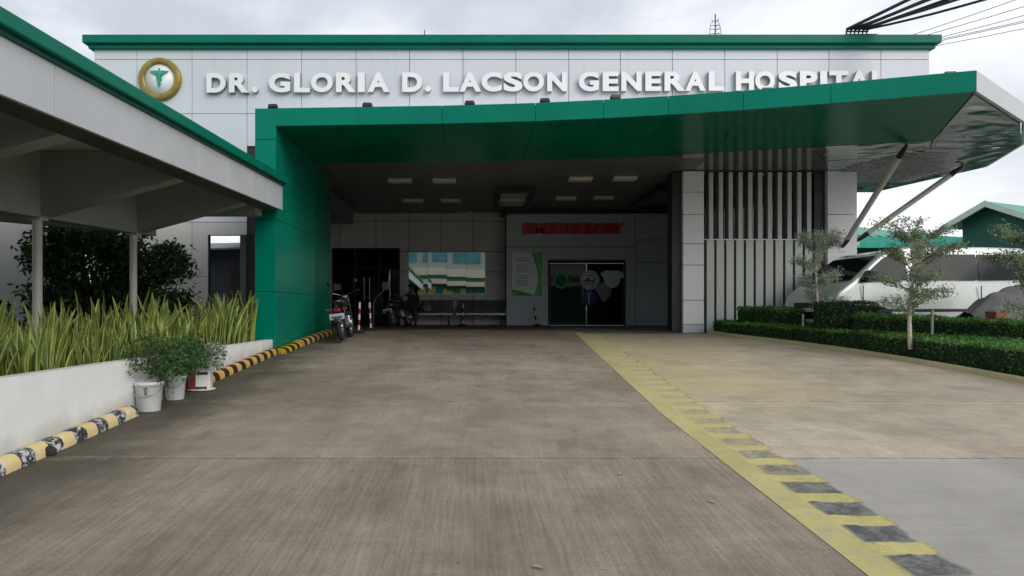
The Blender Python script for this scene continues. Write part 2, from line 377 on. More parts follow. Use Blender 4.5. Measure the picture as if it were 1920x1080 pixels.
# ------------------------------------------------------------------ mesh builder
class MB:
    def __init__(s): s.v = []; s.f = []; s.mi = []; s.sm = []
    def add(s, verts, faces, mi=0, smooth=False):
        o = len(s.v); s.v += [tuple(p) for p in verts]
        for f in faces: s.f.append(tuple(o + i for i in f)); s.mi.append(mi); s.sm.append(smooth)
        return s
    def box(s, x0, x1, y0, y1, z0, z1, mi=0):
        v = [(x0, y0, z0), (x1, y0, z0), (x1, y1, z0), (x0, y1, z0), (x0, y0, z1), (x1, y0, z1), (x1, y1, z1), (x0, y1, z1)]
        return s.add(v, [(3, 2, 1, 0), (4, 5, 6, 7), (0, 1, 5, 4), (1, 2, 6, 5), (2, 3, 7, 6), (3, 0, 4, 7)], mi)
    def hexa(s, v8, mi=0):
        return s.add(v8, [(3, 2, 1, 0), (4, 5, 6, 7), (0, 1, 5, 4), (1, 2, 6, 5), (2, 3, 7, 6), (3, 0, 4, 7)], mi)
    def quad(s, a, b, c, d, mi=0): return s.add([a, b, c, d], [(0, 1, 2, 3)], mi)
    def prism(s, poly, fn, a, b, mi=0, smooth=False):
        """poly of 2D points, fn(p, t) -> 3D; caps at t=a and t=b"""
        n = len(poly)
        v = [fn(p, a) for p in poly] + [fn(p, b) for p in poly]
        f = [tuple(range(n - 1, -1, -1)), tuple(range(n, 2 * n))]
        s.add(v, f, mi, False)
        v2 = list(v)
        s.add(v2, [(i, (i + 1) % n, n + (i + 1) % n, n + i) for i in range(n)], mi, smooth)
        return s
    def tube(s, path, r, n=8, mi=0, cap=True, smooth=True):
        path = [Vector(p) for p in path]; m = len(path)
        rs = r if isinstance(r, (list, tuple)) else [r] * m
        vs = []; up = None
        for i, p in enumerate(path):
            t = (path[min(i + 1, m - 1)] - path[max(i - 1, 0)]).normalized()
            if up is None:
                up = Vector((0, 0, 1)) if abs(t.z) < .9 else Vector((1, 0, 0))
            a = t.cross(up)
            if a.length < 1e-4: a = t.cross(Vector((0, 1, 0)))
            a.normalize(); bb = a.cross(t).normalized(); up = bb
            for k in range(n):
                an = 2 * PI * k / n
                vs.append(p + (a * math.cos(an) + bb * math.sin(an)) * rs[i])
        fs = [(i * n + k, i * n + (k + 1) % n, (i + 1) * n + (k + 1) % n, (i + 1) * n + k) for i in range(m - 1) for k in range(n)]
        s.add(vs, fs, mi, smooth)
        if cap:
            s.add(vs[:n], [tuple(range(n - 1, -1, -1))], mi); s.add(vs[-n:], [tuple(range(n))], mi)
        return s
    def lathe(s, prof, c=(0, 0, 0), n=24, mi=0, axis='Z', smooth=True):
        vs = []
        for r, h in prof:
            for k in range(n):
                a = 2 * PI * k / n; x, y = r * math.cos(a), r * math.sin(a)
                p = (x, y, h) if axis == 'Z' else ((h, x, y) if axis == 'X' else (x, h, -y) if axis == 'Y' else None)
                vs.append((c[0] + p[0], c[1] + p[1], c[2] + p[2]))
        m = len(prof)
        s.add(vs, [(i * n + k, i * n + (k + 1) % n, (i + 1) * n + (k + 1) % n, (i + 1) * n + k) for i in range(m - 1) for k in range(n)], mi, smooth)
        closed = prof[0] == prof[-1]
        if closed: return s
        if prof[0][0] > 1e-5: s.add(vs[:n], [tuple(range(n - 1, -1, -1))], mi)
        if prof[-1][0] > 1e-5: s.add(vs[-n:], [tuple(range(n))], mi)
        return s
    def blob(s, c, r, n=10, m=7, mi=0, jit=0.0, rg=rng):
        vs = []; fs = []
        for i in range(m + 1):
            th = PI * i / m
            for k in range(n):
                ph = 2 * PI * k / n; q = 1 + rg.uniform(-jit, jit)
                vs.append((c[0] + r[0] * q * math.sin(th) * math.cos(ph), c[1] + r[1] * q * math.sin(th) * math.sin(ph), c[2] + r[2] * q * math.cos(th)))
        for i in range(m):
            for k in range(n): fs.append((i * n + k, (i + 1) * n + k, (i + 1) * n + (k + 1) % n, i * n + (k + 1) % n))
        return s.add(vs, fs, mi, True)
    def leaf(s, p, L, W, rg, mi=0, up=0.0, d=None):
        if d is None: d = Vector((rg.gauss(0, 1), rg.gauss(0, 1), rg.gauss(0, 1) + up))
        d = d.normalized()
        q = Vector((rg.gauss(0, 1), rg.gauss(0, 1), rg.gauss(0, 1)))
        a = d.cross(q)
        if a.length < 1e-3: a = d.cross(Vector((0, 0, 1.1)))
        a.normalize(); p = Vector(p)
        return s.add([p - d * L * .5, p + a * W * .5, p + d * L * .5, p - a * W * .5], [(0, 1, 2, 3)], mi)
    def build(s, name, mats, parent=None, bevel=0, seg=2, merge=False):
        me = bpy.data.meshes.new(name); me.from_pydata(s.v, [], s.f)
        if not isinstance(mats, (list, tuple)): mats = [mats]
        for m in mats: me.materials.append(M[m] if isinstance(m, str) else m)
        me.polygons.foreach_set('material_index', s.mi); me.polygons.foreach_set('use_smooth', s.sm)
        if merge:
            bm = bmesh.new(); bm.from_mesh(me); bmesh.ops.remove_doubles(bm, verts=bm.verts, dist=1e-4)
            bmesh.ops.recalc_face_normals(bm, faces=bm.faces); bm.to_mesh(me); bm.free()
        me.update()
        o = bpy.data.objects.new(name, me); COL.objects.link(o)
        if parent: o.parent = parent
        if bevel:
            b = o.modifiers.new('bevel', 'BEVEL'); b.width = bevel; b.segments = seg; b.limit_method = 'ANGLE'; b.angle_limit = R(40)
        return o

def tag(o, label, cat, group=None, kind=None):
    if label: o['label'] = label
    if cat: o['category'] = cat
    if group: o['group'] = group
    if kind: o['kind'] = kind
    return o
def thing(name, label, cat, loc=(0, 0, 0), rz=0, group=None):
    o = bpy.data.objects.new(name, None); COL.objects.link(o); o.location = loc; o.rotation_euler = (0, 0, rz)
    o.empty_display_size = .2
    return tag(o, label, cat, group)
def struct(o): o['kind'] = 'structure'; return o
def dup(root, loc=None, rot=None, scale=None, label=None, group=None):
    r = root.copy(); COL.objects.link(r)
    if loc is not None: r.location = loc
    if rot is not None: r.rotation_euler = rot
    if scale is not None: r.scale = scale
    if label: r['label'] = label
    if group: r['group'] = group
    for ch in list(root.children):
        c = ch.copy(); COL.objects.link(c); c.parent = r
        for g in ch.children:
            d = g.copy(); COL.objects.link(d); d.parent = c
    return r

# ------------------------------------------------------------------ camera geometry used while measuring the place
F = 1200.0
def UX(px, Y): return (px - 890.0) * Y / F
def WZ(py, Y): return 1.6 + (582.0 - py) * Y / F
SL = .068; Y0 = -1.0; Y1 = 15.9
def g(y): return SL * max(Y0, min(Y1, y))
FL = g(99)

cam = bpy.data.cameras.new('camera'); co = bpy.data.objects.new('camera', cam); COL.objects.link(co)
co.location = (0, 0, 1.6); co.rotation_euler = (R(90), 0, 0)
cam.sensor_width = 36; cam.lens = 36 * F / 1920; cam.shift_x = 70 / 1920; cam.shift_y = 42 / 1920
cam.clip_start = .05; cam.clip_end = 2000
scene.camera = co

# ------------------------------------------------------------------ the setting
def profile_sheet(name, x0, x1, ys, dz, m):
    mb = MB()
    for a, b in zip(ys[:-1], ys[1:]):
        mb.quad((x0, a, g(a) + dz), (x1, a, g(a) + dz), (x1, b, g(b) + dz), (x0, b, g(b) + dz))
    return struct(mb.build(name, m))
profile_sheet('ground', -400, 400, [-400, -1, 15.9, 600], 0, 'ground')
profile_sheet('street', -60, 60, [-9, -1.0], .004, 'asph')

kerbpts = [(5.55, 15.3), (5.72, 14.75), (6.05, 14.1), (6.5, 13.2), (6.9, 12.2), (7.17, 11.1), (7.36, 10.0), (7.5, 8.8), (7.58, 7.0), (7.6, 4.5), (7.6, 1.0), (7.6, -1.0)]
def kx(y):
    for (xa, ya), (xb, yb) in zip(kerbpts[:-1], kerbpts[1:]):
        if yb <= y <= ya: return xb + (xa - xb) * (y - yb) / (ya - yb)
    return kerbpts[0][0] if y > kerbpts[0][1] else kerbpts[-1][0]
ylx = lambda y: 2.03 + max(0, y - 7) * .045
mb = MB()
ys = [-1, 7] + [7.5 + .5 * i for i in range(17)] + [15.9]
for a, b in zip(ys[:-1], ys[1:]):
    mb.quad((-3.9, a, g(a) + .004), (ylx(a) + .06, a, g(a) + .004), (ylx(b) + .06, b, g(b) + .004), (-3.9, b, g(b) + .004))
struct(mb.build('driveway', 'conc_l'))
mb = MB()
ys = [-1 + i * .5 for i in range(33)] + [15.3]
ys = sorted(set(y for y in ys + [7.0] if y <= 15.3))
for a, b in zip(ys[:-1], ys[1:]):
    mb.quad((ylx(a) + .06, a, g(a) + .004), (kx(a) + .05, a, g(a) + .004), (kx(b) + .05, b, g(b) + .004), (ylx(b) + .06, b, g(b) + .004))
struct(mb.build('exit_lane', 'conc_r'))
profile_sheet('entrance_floor', -5.9, 6.8, [15.9, 22.6], .006, 'floor')
profile_sheet('red_floor_strip', -3.6, 2.3, [17.4, 21.2], .010, 'red_floor')

# yellow line beside the strip of painted pads
mb = MB()
ylx = lambda y: 2.03 + max(0, y - 7) * .045
ys = [-1 + .5 * i for i in range(34)] + [15.6]
for a, b in zip(ys[:-1], ys[1:]):
    wa = .195
    mb.quad((ylx(a), a, g(a) + .008), (ylx(a) + wa, a, g(a) + .008), (ylx(b) + wa, b, g(b) + .008), (ylx(b), b, g(b) + .008))
struct(mb.build('yellow_line', 'ylw_line'))
mb = MB()
ys = [1.0 + .5 * i for i in range(29)] + [15.3]
for a, b in zip(ys[:-1], ys[1:]):
    wa = .195
    mb.quad((ylx(a) + wa + .001, a, g(a) + .008), (ylx(a) + .74, a, g(a) + .008), (ylx(b) + .74, b, g(b) + .008), (ylx(b) + wa + .001, b, g(b) + .008))
struct(mb.build('painted_strip', 'strip'))

# kerb along the hedge (a real step)
mb = MB()
for (xa, ya), (xb, yb) in zip(kerbpts[:-1], kerbpts[1:]):
    n_ = 4
    for k in range(n_):
        t0, t1 = k / n_, (k + 1) / n_
        p = (xa + (xb - xa) * t0, ya + (yb - ya) * t0); q = (xa + (xb - xa) * t1, ya + (yb - ya) * t1)
        w = .13
        mb.hexa([(q[0], q[1], g(q[1]) - .05), (q[0] + w, q[1], g(q[1]) - .05), (p[0] + w, p[1], g(p[1]) - .05), (p[0], p[1], g(p[1]) - .05),
                 (q[0], q[1], g(q[1]) + .075), (q[0] + w, q[1], g(q[1]) + .075), (p[0] + w, p[1], g(p[1]) + .075), (p[0], p[1], g(p[1]) + .075)])
struct(mb.build('kerb', 'kerb_edge'))

# ------------------------------------------------------------------ panels
def panel_grid(mb, xs, zs, y, th=.03, gap=.010, holes=(), mi=0):
    """cladding panels facing -Y with open joints; holes are (x0,x1,z0,z1) left free"""
    def cut(r, h):
        x0, x1, z0, z1 = r; a0, a1, c0, c1 = h
        if a0 >= x1 or a1 <= x0 or c0 >= z1 or c1 <= z0: return [r]
        out = []
        if a0 > x0: out.append((x0, a0, z0, z1))
        if a1 < x1: out.append((a1, x1, z0, z1))
        m0, m1 = max(x0, a0), min(x1, a1)
        if c0 > z0: out.append((m0, m1, z0, c0))
        if c1 < z1: out.append((m0, m1, c1, z1))
        return out
    for x0, x1 in zip(xs[:-1], xs[1:]):
        for z0, z1 in zip(zs[:-1], zs[1:]):
            rs = [(x0 + gap / 2, x1 - gap / 2, z0 + gap / 2, z1 - gap / 2)]
            for h in holes: rs = [q for r in rs for q in cut(r, h)]
            for r in rs:
                if r[1] - r[0] > .01 and r[3] - r[2] > .01: mb.box(r[0], r[1], y - th, y, r[2], r[3], mi)

def backing(mb, x0, x1, z0, z1, y, th=.1, holes=()):
    # wall behind the panels, cut round the holes
    xs = sorted(set([x0, x1] + [h[0] for h in holes] + [h[1] for h in holes])); xs = [x for x in xs if x0 <= x <= x1]
    zs = sorted(set([z0, z1] + [h[2] for h in holes] + [h[3] for h in holes])); zs = [z for z in zs if z0 <= z <= z1]
    for a, b in zip(xs[:-1], xs[1:]):
        for c, d in zip(zs[:-1], zs[1:]):
            mx, mz = (a + b) / 2, (c + d) / 2
            if any(h[0] < mx < h[1] and h[2] < mz < h[3] for h in holes): continue
            mb.box(a, b, y, y + th, c, d)

# ------------------------------------------------------------------ hospital building
YF = 13.6
hosp = thing('hospital_building', 'white clad hospital building with green parapet behind the big green entrance canopy', 'building', (0, YF, 0))
def hp(mb, name, m, bevel=0, parent=None, label=None):
    o = mb.build(name, m, None, bevel); o.parent = parent or hosp
    if parent is None: o.matrix_parent_inverse = Matrix.Translation((0, -YF, 0))
    if label: o['label'] = label
    return o
LX, RX = UX(178, YF), UX(1741, YF)
seams = [UX(p, YF) for p in (258, 361, 464, 566, 668, 768, 868, 967, 1066, 1163, 1260, 1358, 1456, 1553, 1650)]
xs = [LX] + seams + [RX]
zs_up = [4.62, 5.77, 6.92, 7.14]
mb = MB()
panel_grid(mb, xs[3:], [5.08] + zs_up[1:], YF)
panel_grid(mb, xs[:4], [3.47] + zs_up, YF)
hp(mb, 'upper_wall', 'clad_white', .004)
mb = MB(); panel_grid(mb, xs[:4], [.8, 2.32, 3.47], YF, holes=[(-5.66, -4.4, .5, 3.2)]); hp(mb, 'lower_wall', 'clad_grey', .004)  # same white facade, greyer here to stand for shade under the walkway
mb = MB(); backing(mb, LX, RX, 5.07, 7.14, YF + .003, .12)
backing(mb, LX, -4.12, .8, 5.07, YF + .003, .12, [(-5.66, -4.4, .5, 3.2)])
mb.box(LX, LX + .12, YF + .13, 14.4, 1.0, 7.1); mb.box(LX, LX + .12, 14.4, 26, 4.6, 7.1); mb.box(RX - .12, RX, YF + .13, 26, 5.0, 7.1)
mb.box(LX + .13, RX - .13, YF + .13, 26, 6.95, 7.05)
hp(mb, 'wall_backing', 'seam')
mb = MB(); mb.box(LX - .16, RX + .15, YF - .19, YF + .3, 7.215, 7.385); mb.box(LX - .08, RX + .075, YF - .11, YF + .25, 7.125, 7.213)
hp(mb, 'parapet_cap', 'green_cap', .01)
# lower right: pillars and fins at YS
YS = 15.6
PX0, PX1 = UX(1281, YS), UX(1320, YS)
QX0, QX1 = UX(1551, YS), UX(1606, YS)
zsp = [WZ(608, YS), WZ(563, YS), WZ(497, YS), WZ(457, YS), WZ(402, YS), WZ(360, YS), 5.0]
mb = MB()
def pillar(mb, x0, x1, y0, y1, zs, gap=.012):
    for a, b in zip(zs[:-1], zs[1:]): mb.box(x0, x1, y0, y1, a + gap / 2, b - gap / 2)
pillar(mb, PX0, PX1, YS, YS + .5, zsp)
hp(mb, 'pillar', 'pillar_white', .006)
mb = MB(); mb.box(PX0 - .005, PX1 + .005, YS - .005, YS + .505, FL - .1, WZ(608, YS) - .004); hp(mb, 'pillar_plinth', 'clad_er', .004)
mb = MB(); pillar(mb, QX0, QX1, YS - .02, YS + 2.5, [1.0, WZ(563, YS), WZ(497, YS), WZ(402, YS), WZ(310, YS), 5.0])
hp(mb, 'pillar', 'pillar_white', .006)
mb = MB(); mb.box(UX(1531, YS), QX0 - .004, YS + .10, YS + .4, 1.0, 4.99); hp(mb, 'dark_pier', 'dark', .004)
mb = MB(); mb.box(UX(1263, YS), PX0 - .004, YS + .12, YS + .5, FL, 4.99); hp(mb, 'dark_pier', 'dark')
mb = MB(); mb.box(6.76, 6.9, YS + .56, 22.5, FL - .1, 5.0); hp(mb, 'side_wall', 'clad_grey')
# fins
nf = 11
zmid = WZ(449, YS)
fx0, fx1 = UX(1326, YS), UX(1529, YS)
pit = (fx1 - fx0) / nf
for i in range(nf):
    xa = fx0 + i * pit
    mb = MB()
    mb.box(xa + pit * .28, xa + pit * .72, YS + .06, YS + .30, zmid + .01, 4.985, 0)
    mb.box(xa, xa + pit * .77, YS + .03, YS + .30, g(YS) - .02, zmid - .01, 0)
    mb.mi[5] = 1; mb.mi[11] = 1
    hp(mb, 'screen_fin', ['fin', 'fin_shade'], .006)
mb = MB(); mb.box(PX1 + .004, UX(1531, YS), YS + .45, YS + .55, 1.0, zmid - .2); hp(mb, 'screen_back_wall', 'dark')  # coloured dark to stand for shade in the gaps between fins
mb = MB(); mb.box(PX1 + .004, UX(1531, YS), YS + .45, YS + .50, zmid - .19, 4.98); w_ = hp(mb, 'window', 'glass')
mb = MB()
for k in range(1, 4): mb.box(PX1 + k * .75, PX1 + k * .75 + .05, YS + .41, YS + .447, zmid - .19, 4.98)
hp(mb, 'frame', 'dark', 0, w_)
mb = MB(); mb.box(PX1 + .004, UX(1500, YS), YS - .01, YS + .025, zmid - .012, zmid + .012); hp(mb, 'screen_rail', 'letter')
for i in range(5):
    mb = MB(); mb.box(PX1 + .3 + i * .5, PX1 + .36 + i * .5, YS + .31, YS + .44, 3.3 + .12 * (i % 3), 3.55 + .1 * (i % 2))
    hp(mb, 'fin_bracket', 'dark')

# back wall
YB = 22.4
bx = [-5.9] + [UX(p, YB) for p in (637, 705, 767, 827, 887, 948)]
bz = [FL, WZ(563, YB), WZ(510, YB), WZ(472, YB), WZ(415, YB), 5.0]
DR = (UX(622, YB), UX(750, YB), FL - .1, WZ(465, YB))
WN = (UX(765, YB), UX(911, YB), WZ(552, YB), WZ(472, YB))
mb = MB(); panel_grid(mb, bx, bz, YB, gap=.022, holes=[DR, WN]); hp(mb, 'entrance_wall', 'clad_grey', .004)
mb = MB(); backing(mb, -5.9, UX(948, YB), FL - .1, 5.0, YB + .003, .15, [DR]); hp(mb, 'wall_backing', 'seam')
mb = MB(); mb.box(-6.05, -5.9, 16.5, YB, FL, 5.0); hp(mb, 'side_wall', 'clad_grey')
# window of four mirror panes
wf = MB(); x0, x1, z0, z1 = WN
wf.box(x0, x1, YB - .006, YB + .0025, z0, z0 + .03); wf.box(x0, x1, YB - .006, YB + .0025, z1 - .03, z1)
wf.box(x0, x0 + .03, YB - .006, YB + .0025, z0 + .03, z1 - .03); wf.box(x1 - .03, x1, YB - .006, YB + .0025, z0 + .03, z1 - .03)
wob = hp(wf, 'window', 'alu')
for k in range(4):
    a = x0 + .03 + (x1 - x0 - .06) * k / 4; b = x0 + .03 + (x1 - x0 - .06) * (k + 1) / 4
    t1, t2 = rng.uniform(-.006, .006), rng.uniform(-.006, .006)
    pm = MB(); pm.quad((a + .004, YB - .01 + t1, z0 + .03), (b - .004, YB - .01 - t1, z0 + .03), (b - .004, YB - .01 - t1 + t2, z1 - .03), (a + .004, YB - .01 + t1 + t2, z1 - .03))
    hp(pm, 'pane', 'mirror', 0, wob)
# main entrance: dark glass screen and double door in a deep reveal
x0, x1, z0, z1 = DR; z0 = FL
mb = MB(); mb.box(x0 - .3, x1 + .3, YB + 3.0, YB + 3.1, FL, z1 + .3); mb.box(x0 - .1, x0 - .004, YB + .15, YB + 3.01, FL, z1 + .003); mb.box(x1 + .004, x1 + .1, YB + .15, YB + 3.01, FL, z1 + .003); mb.box(x0 - .12, x1 + .12, YB + .145, YB + 3.02, z1 + .001, z1 + .1); mb.box(x0, x1, YB + .15, YB + 3, FL - .1, FL + .012)
hp(mb, 'lobby', 'black')
dm = MB()
for xx in (x0, x0 + .78, x0 + 1.62, x1 - .05): dm.box(xx, xx + .05, YB + .05, YB + .11, FL, z1)
dm.box(x0 + .055, x1 - .055, YB + .05, YB + .11, z1 - .05, z1); dm.box(x0 + .055, x1 - .055, YB + .055, YB + .105, z1 - .75, z1 - .70)
fr = hp(dm, 'door_frame', 'dark', .004)
for a, b, s in ((x0 + .05, x0 + .78, 0), (x0 + .83, x0 + 1.20, 1), (x0 + 1.25, x0 + 1.62, 2), (x0 + 1.67, x1 - .05, 0)):
    pm = MB(); pm.box(a + .004, b - .004, YB + .07, YB + .085, FL + .02, z1 - .76)
    d_ = hp(pm, 'door' if s else 'glass_panel', 'glass')
    if s:
        xx = b - .07 if s == 1 else a + .07
        hm = MB(); hm.tube([(xx, YB + .02, 1.95), (xx, YB + .02, 2.75)], .016); hm.tube([(xx, YB + .07, 2.0), (xx, YB + .02, 2.0)], .01); hm.tube([(xx, YB + .07, 2.7), (xx, YB + .02, 2.7)], .01)
        hp(hm, 'handle', 'alu', 0, d_)
def sheet(name, label, cat, cx, cz, w, h, y, m, group=None):
    s = MB(); s.box(-w / 2, w / 2, -.003, .003, -h / 2, h / 2)
    o = s.build(name, m); o.location = (cx, y, cz); return tag(o, label, cat, group)
sheet('paper_notice', 'grey paper notice on the dark glass beside the parked motorcycle', 'notice', UX(632, YB), WZ(538, YB), .26, .21, YB + .055, 'notice')
sheet('paper_notice', 'grey paper notice on the right hand glass of the dark main entrance', 'notice', UX(722, YB), WZ(536, YB), .22, .27, YB + .055, 'notice')

# emergency block, standing slightly proud
YE = 21.7
ex0, ex1 = UX(949, YE), UX(1262, YE)
ED = (UX(1027, YE), UX(1173, YE), FL - .1, WZ(487, YE))
exs = [ex0, UX(1191, YE), ex1]
ezt = WZ(403, YE)
mb = MB()
panel_grid(mb, [ex0, UX(1191, YE)], [FL, WZ(463, YE), ezt], YE, gap=.022, holes=[ED])
panel_grid(mb, [UX(1191, YE), ex1], [FL, WZ(492, YE), WZ(450, YE), ezt], YE, gap=.022)
hp(mb, 'emergency_wall', 'clad_er', .004)
mb = MB(); backing(mb, ex0, ex1, FL - .1, ezt, YE + .003, .12, [ED]); mb.box(ex0, ex0 + .1, YE + .125, YB - .004, FL, ezt)
hp(mb, 'wall_backing', 'seam')
mb = MB(); mb.box(ex0 - .2, ex1, YE - .25, YB, ezt + .02, 4.99); hp(mb, 'bulkhead', 'dark')  # soffit drop in black, painting the shadow line along the wall top
x0, x1, z0, z1 = ED
mb = MB(); mb.box(x0 + .004, x0 + .06, YE + .02, YE + .1, FL, z1 - .004); mb.box(x1 - .06, x1 - .004, YE + .02, YE + .1, FL, z1 - .004); mb.box(x0 + .063, x1 - .063, YE + .02, YE + .1, z1 - .12, z1 - .004)
hp(mb, 'door_frame', 'dark', .004)
xm = (x0 + x1) / 2
er_doors = []
for k, (a, b) in enumerate(((x0 + .063, xm - .004), (xm + .004, x1 - .063))):
    pm = MB(); pm.box(a, b, YE + .05, YE + .065, FL + .012, z1 - .125)
    d_ = hp(pm, 'emergency_door', 'glass'); er_doors.append(d_)
    fm = MB()
    fm.box(a, a + .04, YE + .035, YE + .048, FL + .06, z1 - .13); fm.box(b - .04, b, YE + .035, YE + .048, FL + .06, z1 - .13); fm.box(a, b, YE + .035, YE + .048, FL + .015, FL + .055)
    hp(fm, 'frame', 'dark', 0, d_)
    xx = b - .13 if k == 0 else a + .13
    hm = MB(); hm.tube([(xx, YE + .0, WZ(552, YE)), (xx, YE + .0, WZ(538, YE))], .014, 8); hm.tube([(xx, YE + .048, WZ(551, YE)), (xx, YE + .0, WZ(551, YE))], .008, 6); hm.tube([(xx, YE + .048, WZ(539, YE)), (xx, YE + .0, WZ(539, YE))], .008, 6)
    hp(hm, 'handle', 'alu', 0, d_)
def disc(cx, cz, r, y, n=28, mi=0, mb=None, rx=None):
    mb = mb or MB(); rx = rx or r
    mb.add([(cx + rx * math.cos(2 * PI * k / n), y, cz + r * math.sin(2 * PI * k / n)) for k in range(n)], [tuple(range(n))], mi); return mb
def poly(pts, y, mi=0, mb=None):
    mb = mb or MB(); mb.add([(p[0], y, p[1]) for p in pts], [tuple(range(len(pts)))], mi); return mb
yd = YE + .030
cx, cz = UX(1052, YE), WZ(526, YE)
mb = disc(cx, cz, .275, yd); disc(cx, cz, .20, yd - .003, mi=1, mb=mb)
hp(mb, 'door_sticker', ['sticker_green', 'green_cap'], 0, er_doors[0], 'round green sticker')
cx, cz = UX(1106, YE), WZ(525, YE)
mb = disc(cx, cz, .33, yd - .006); disc(cx, cz, .285, yd - .009, mi=1, mb=mb); disc(cx, cz, .265, yd - .012, mi=0, mb=mb)
for a, b, h in ((-.20, .17, -.11), (-.16, .14, -.17), (-.13, .16, .15)): mb.add([(cx + a, yd - .015, cz + h), (cx + b, yd - .015, cz + h), (cx + b, yd - .015, cz + h + .03), (cx + a, yd - .015, cz + h + .03)], [(0, 1, 2, 3)], 1)
# small ambulance silhouette on the round sticker
mb.add([(cx - .19, yd - .015, cz - .05), (cx + .18, yd - .015, cz - .05), (cx + .18, yd - .015, cz + .08), (cx - .06, yd - .015, cz + .08), (cx - .11, yd - .015, cz + .02), (cx - .19, yd - .015, cz + .0)], [(0, 1, 2, 3, 4, 5)], 1)
mb.box(cx - .02, cx + .14, yd - .02, yd - .016, cz + .0, cz + .06, 0)
hp(mb, 'door_sticker', ['sticker_white', 'black'], 0, er_doors[1], 'round white sticker with a black ambulance drawing')
cx, cz = UX(1148, YE), WZ(521, YE)
pts = [(cx + .28 * math.cos(a), cz - .02 + .32 * math.sin(a)) for a in [PI + PI * k / 16 for k in range(17)]] + [(cx + .44, cz + .02), (cx + .42, cz + .17), (cx + .25, cz + .24), (cx - .22, cz + .25), (cx - .40, cz + .16), (cx - .36, cz + .10)]
mb = poly(pts, yd); hp(mb, 'door_sticker', 'sticker_white', 0, er_doors[1], 'white shield shaped sticker')
cx, cz = UX(1131, YE), WZ(548, YE)
mb = poly([(cx - .28, cz + .10), (cx + .0, cz - .32), (cx + .10, cz - .30), (cx + .30, cz + .0), (cx + .24, cz + .42), (cx - .08, cz + .32)], yd + .003); hp(mb, 'door_sticker', 'sticker_grey', 0, er_doors[1], 'dim grey sticker')
cx, cz = UX(1104, YE), WZ(558, YE)
mb = MB()
for a in (PI / 2, PI / 2 + PI / 3, PI / 2 - PI / 3):
    d = Vector((math.cos(a), math.sin(a))); q = Vector((-d.y, d.x)); p0 = Vector((cx, cz)); k = PI / 2 - a
    pts = [p0 + d * .28 + q * .085, p0 - d * .28 + q * .085, p0 - d * .28 - q * .085, p0 + d * .28 - q * .085]
    poly([(p.x, p.y) for p in pts], yd - .003 * (1 + a), 0, mb)
mb.box(cx - .012, cx + .012, yd - .016, yd - .014, cz - .2, cz + .2, 1)
zz = [(cx + .035 * math.sin(t * 1.3), cz - .16 + t * .032) for t in range(11)]
mb.tube([(p[0], yd - .018, p[1]) for p in zz], .008, 5, 1)
hp(mb, 'door_sticker', ['sticker_blue', 'sticker_white'], 0, er_doors[0], 'dark blue six armed medical star sticker')

# ceiling
CZ = 5.0
mb = MB()
cxs = [-6.0, -4.2, -2.0, UX(878, 18), 1.9, 3.6, 5.35, 6.75]; cys = [14.2, 16.2, 18.2, 20.2, 22.55]
HX0, HX1, HY0, HY1 = .62, 1.68, 17.6, 20.6
for a, b in zip(cxs[:-1], cxs[1:]):
    for c, d in zip(cys[:-1], cys[1:]): mb.box(a + .004, b - .004, c + .004, d - .004, CZ + .02, CZ + .05)
hp(mb, 'ceiling', 'ceiling')
mb = MB(); mb.box(-6, 6.8, 14.25, 22.5, CZ + .06, CZ + .1); hp(mb, 'ceiling_backing', 'seam')
# ceiling bay with dark frame, and the AC bay at right
mb = MB()
for a, b, c, d in ((HX0, HX1, HY0, HY0 + .12), (HX0, HX1, HY1 - .12, HY1), (HX0, HX0 + .12, HY0 + .122, HY1 - .122), (HX1 - .12, HX1, HY0 + .122, HY1 - .122)): mb.box(a, b, c, d, CZ - .16, CZ + .018)
fr = hp(mb, 'ceiling_hatch', 'dark', .006)
mb = MB(); mb.box(HX0 + .13, HX1 - .13, HY0 + .13, HY1 - 1.2, CZ - .02, CZ + .016, 0); mb.box(HX0 + .13, HX1 - .13, HY1 - 1.15, HY1 - .13, CZ - .08, CZ + .016, 0)
hp(mb, 'hatch_panel', 'clad_er', .01, fr)
mb = MB()
for a, b, c, d in ((4.95, 6.2, 17.2, 17.32), (4.95, 6.2, 20.5, 20.62), (4.95, 5.07, 17.322, 20.498), (6.08, 6.2, 17.322, 20.498)): mb.box(a, b, c, d, CZ - .18, CZ + .018)
fr = hp(mb, 'ceiling_hatch', 'dark', .006)
mb = MB(); mb.box(5.08, 6.07, 17.33, 20.49, CZ - .03, CZ + .016); hp(mb, 'hatch_panel', 'ceiling', .01, fr)
mb = MB()
mb.hexa([(-5.3, 17.6, CZ - .45), (-4.1, 17.6, CZ - .5), (-4.1, 21.6, CZ - .5), (-5.3, 21.6, CZ - .45), (-5.3, 17.6, CZ + .018), (-4.1, 17.6, CZ + .018), (-4.1, 21.6, CZ + .018), (-5.3, 21.6, CZ + .018)])
hp(mb, 'ceiling_duct', 'ceiling', .01)

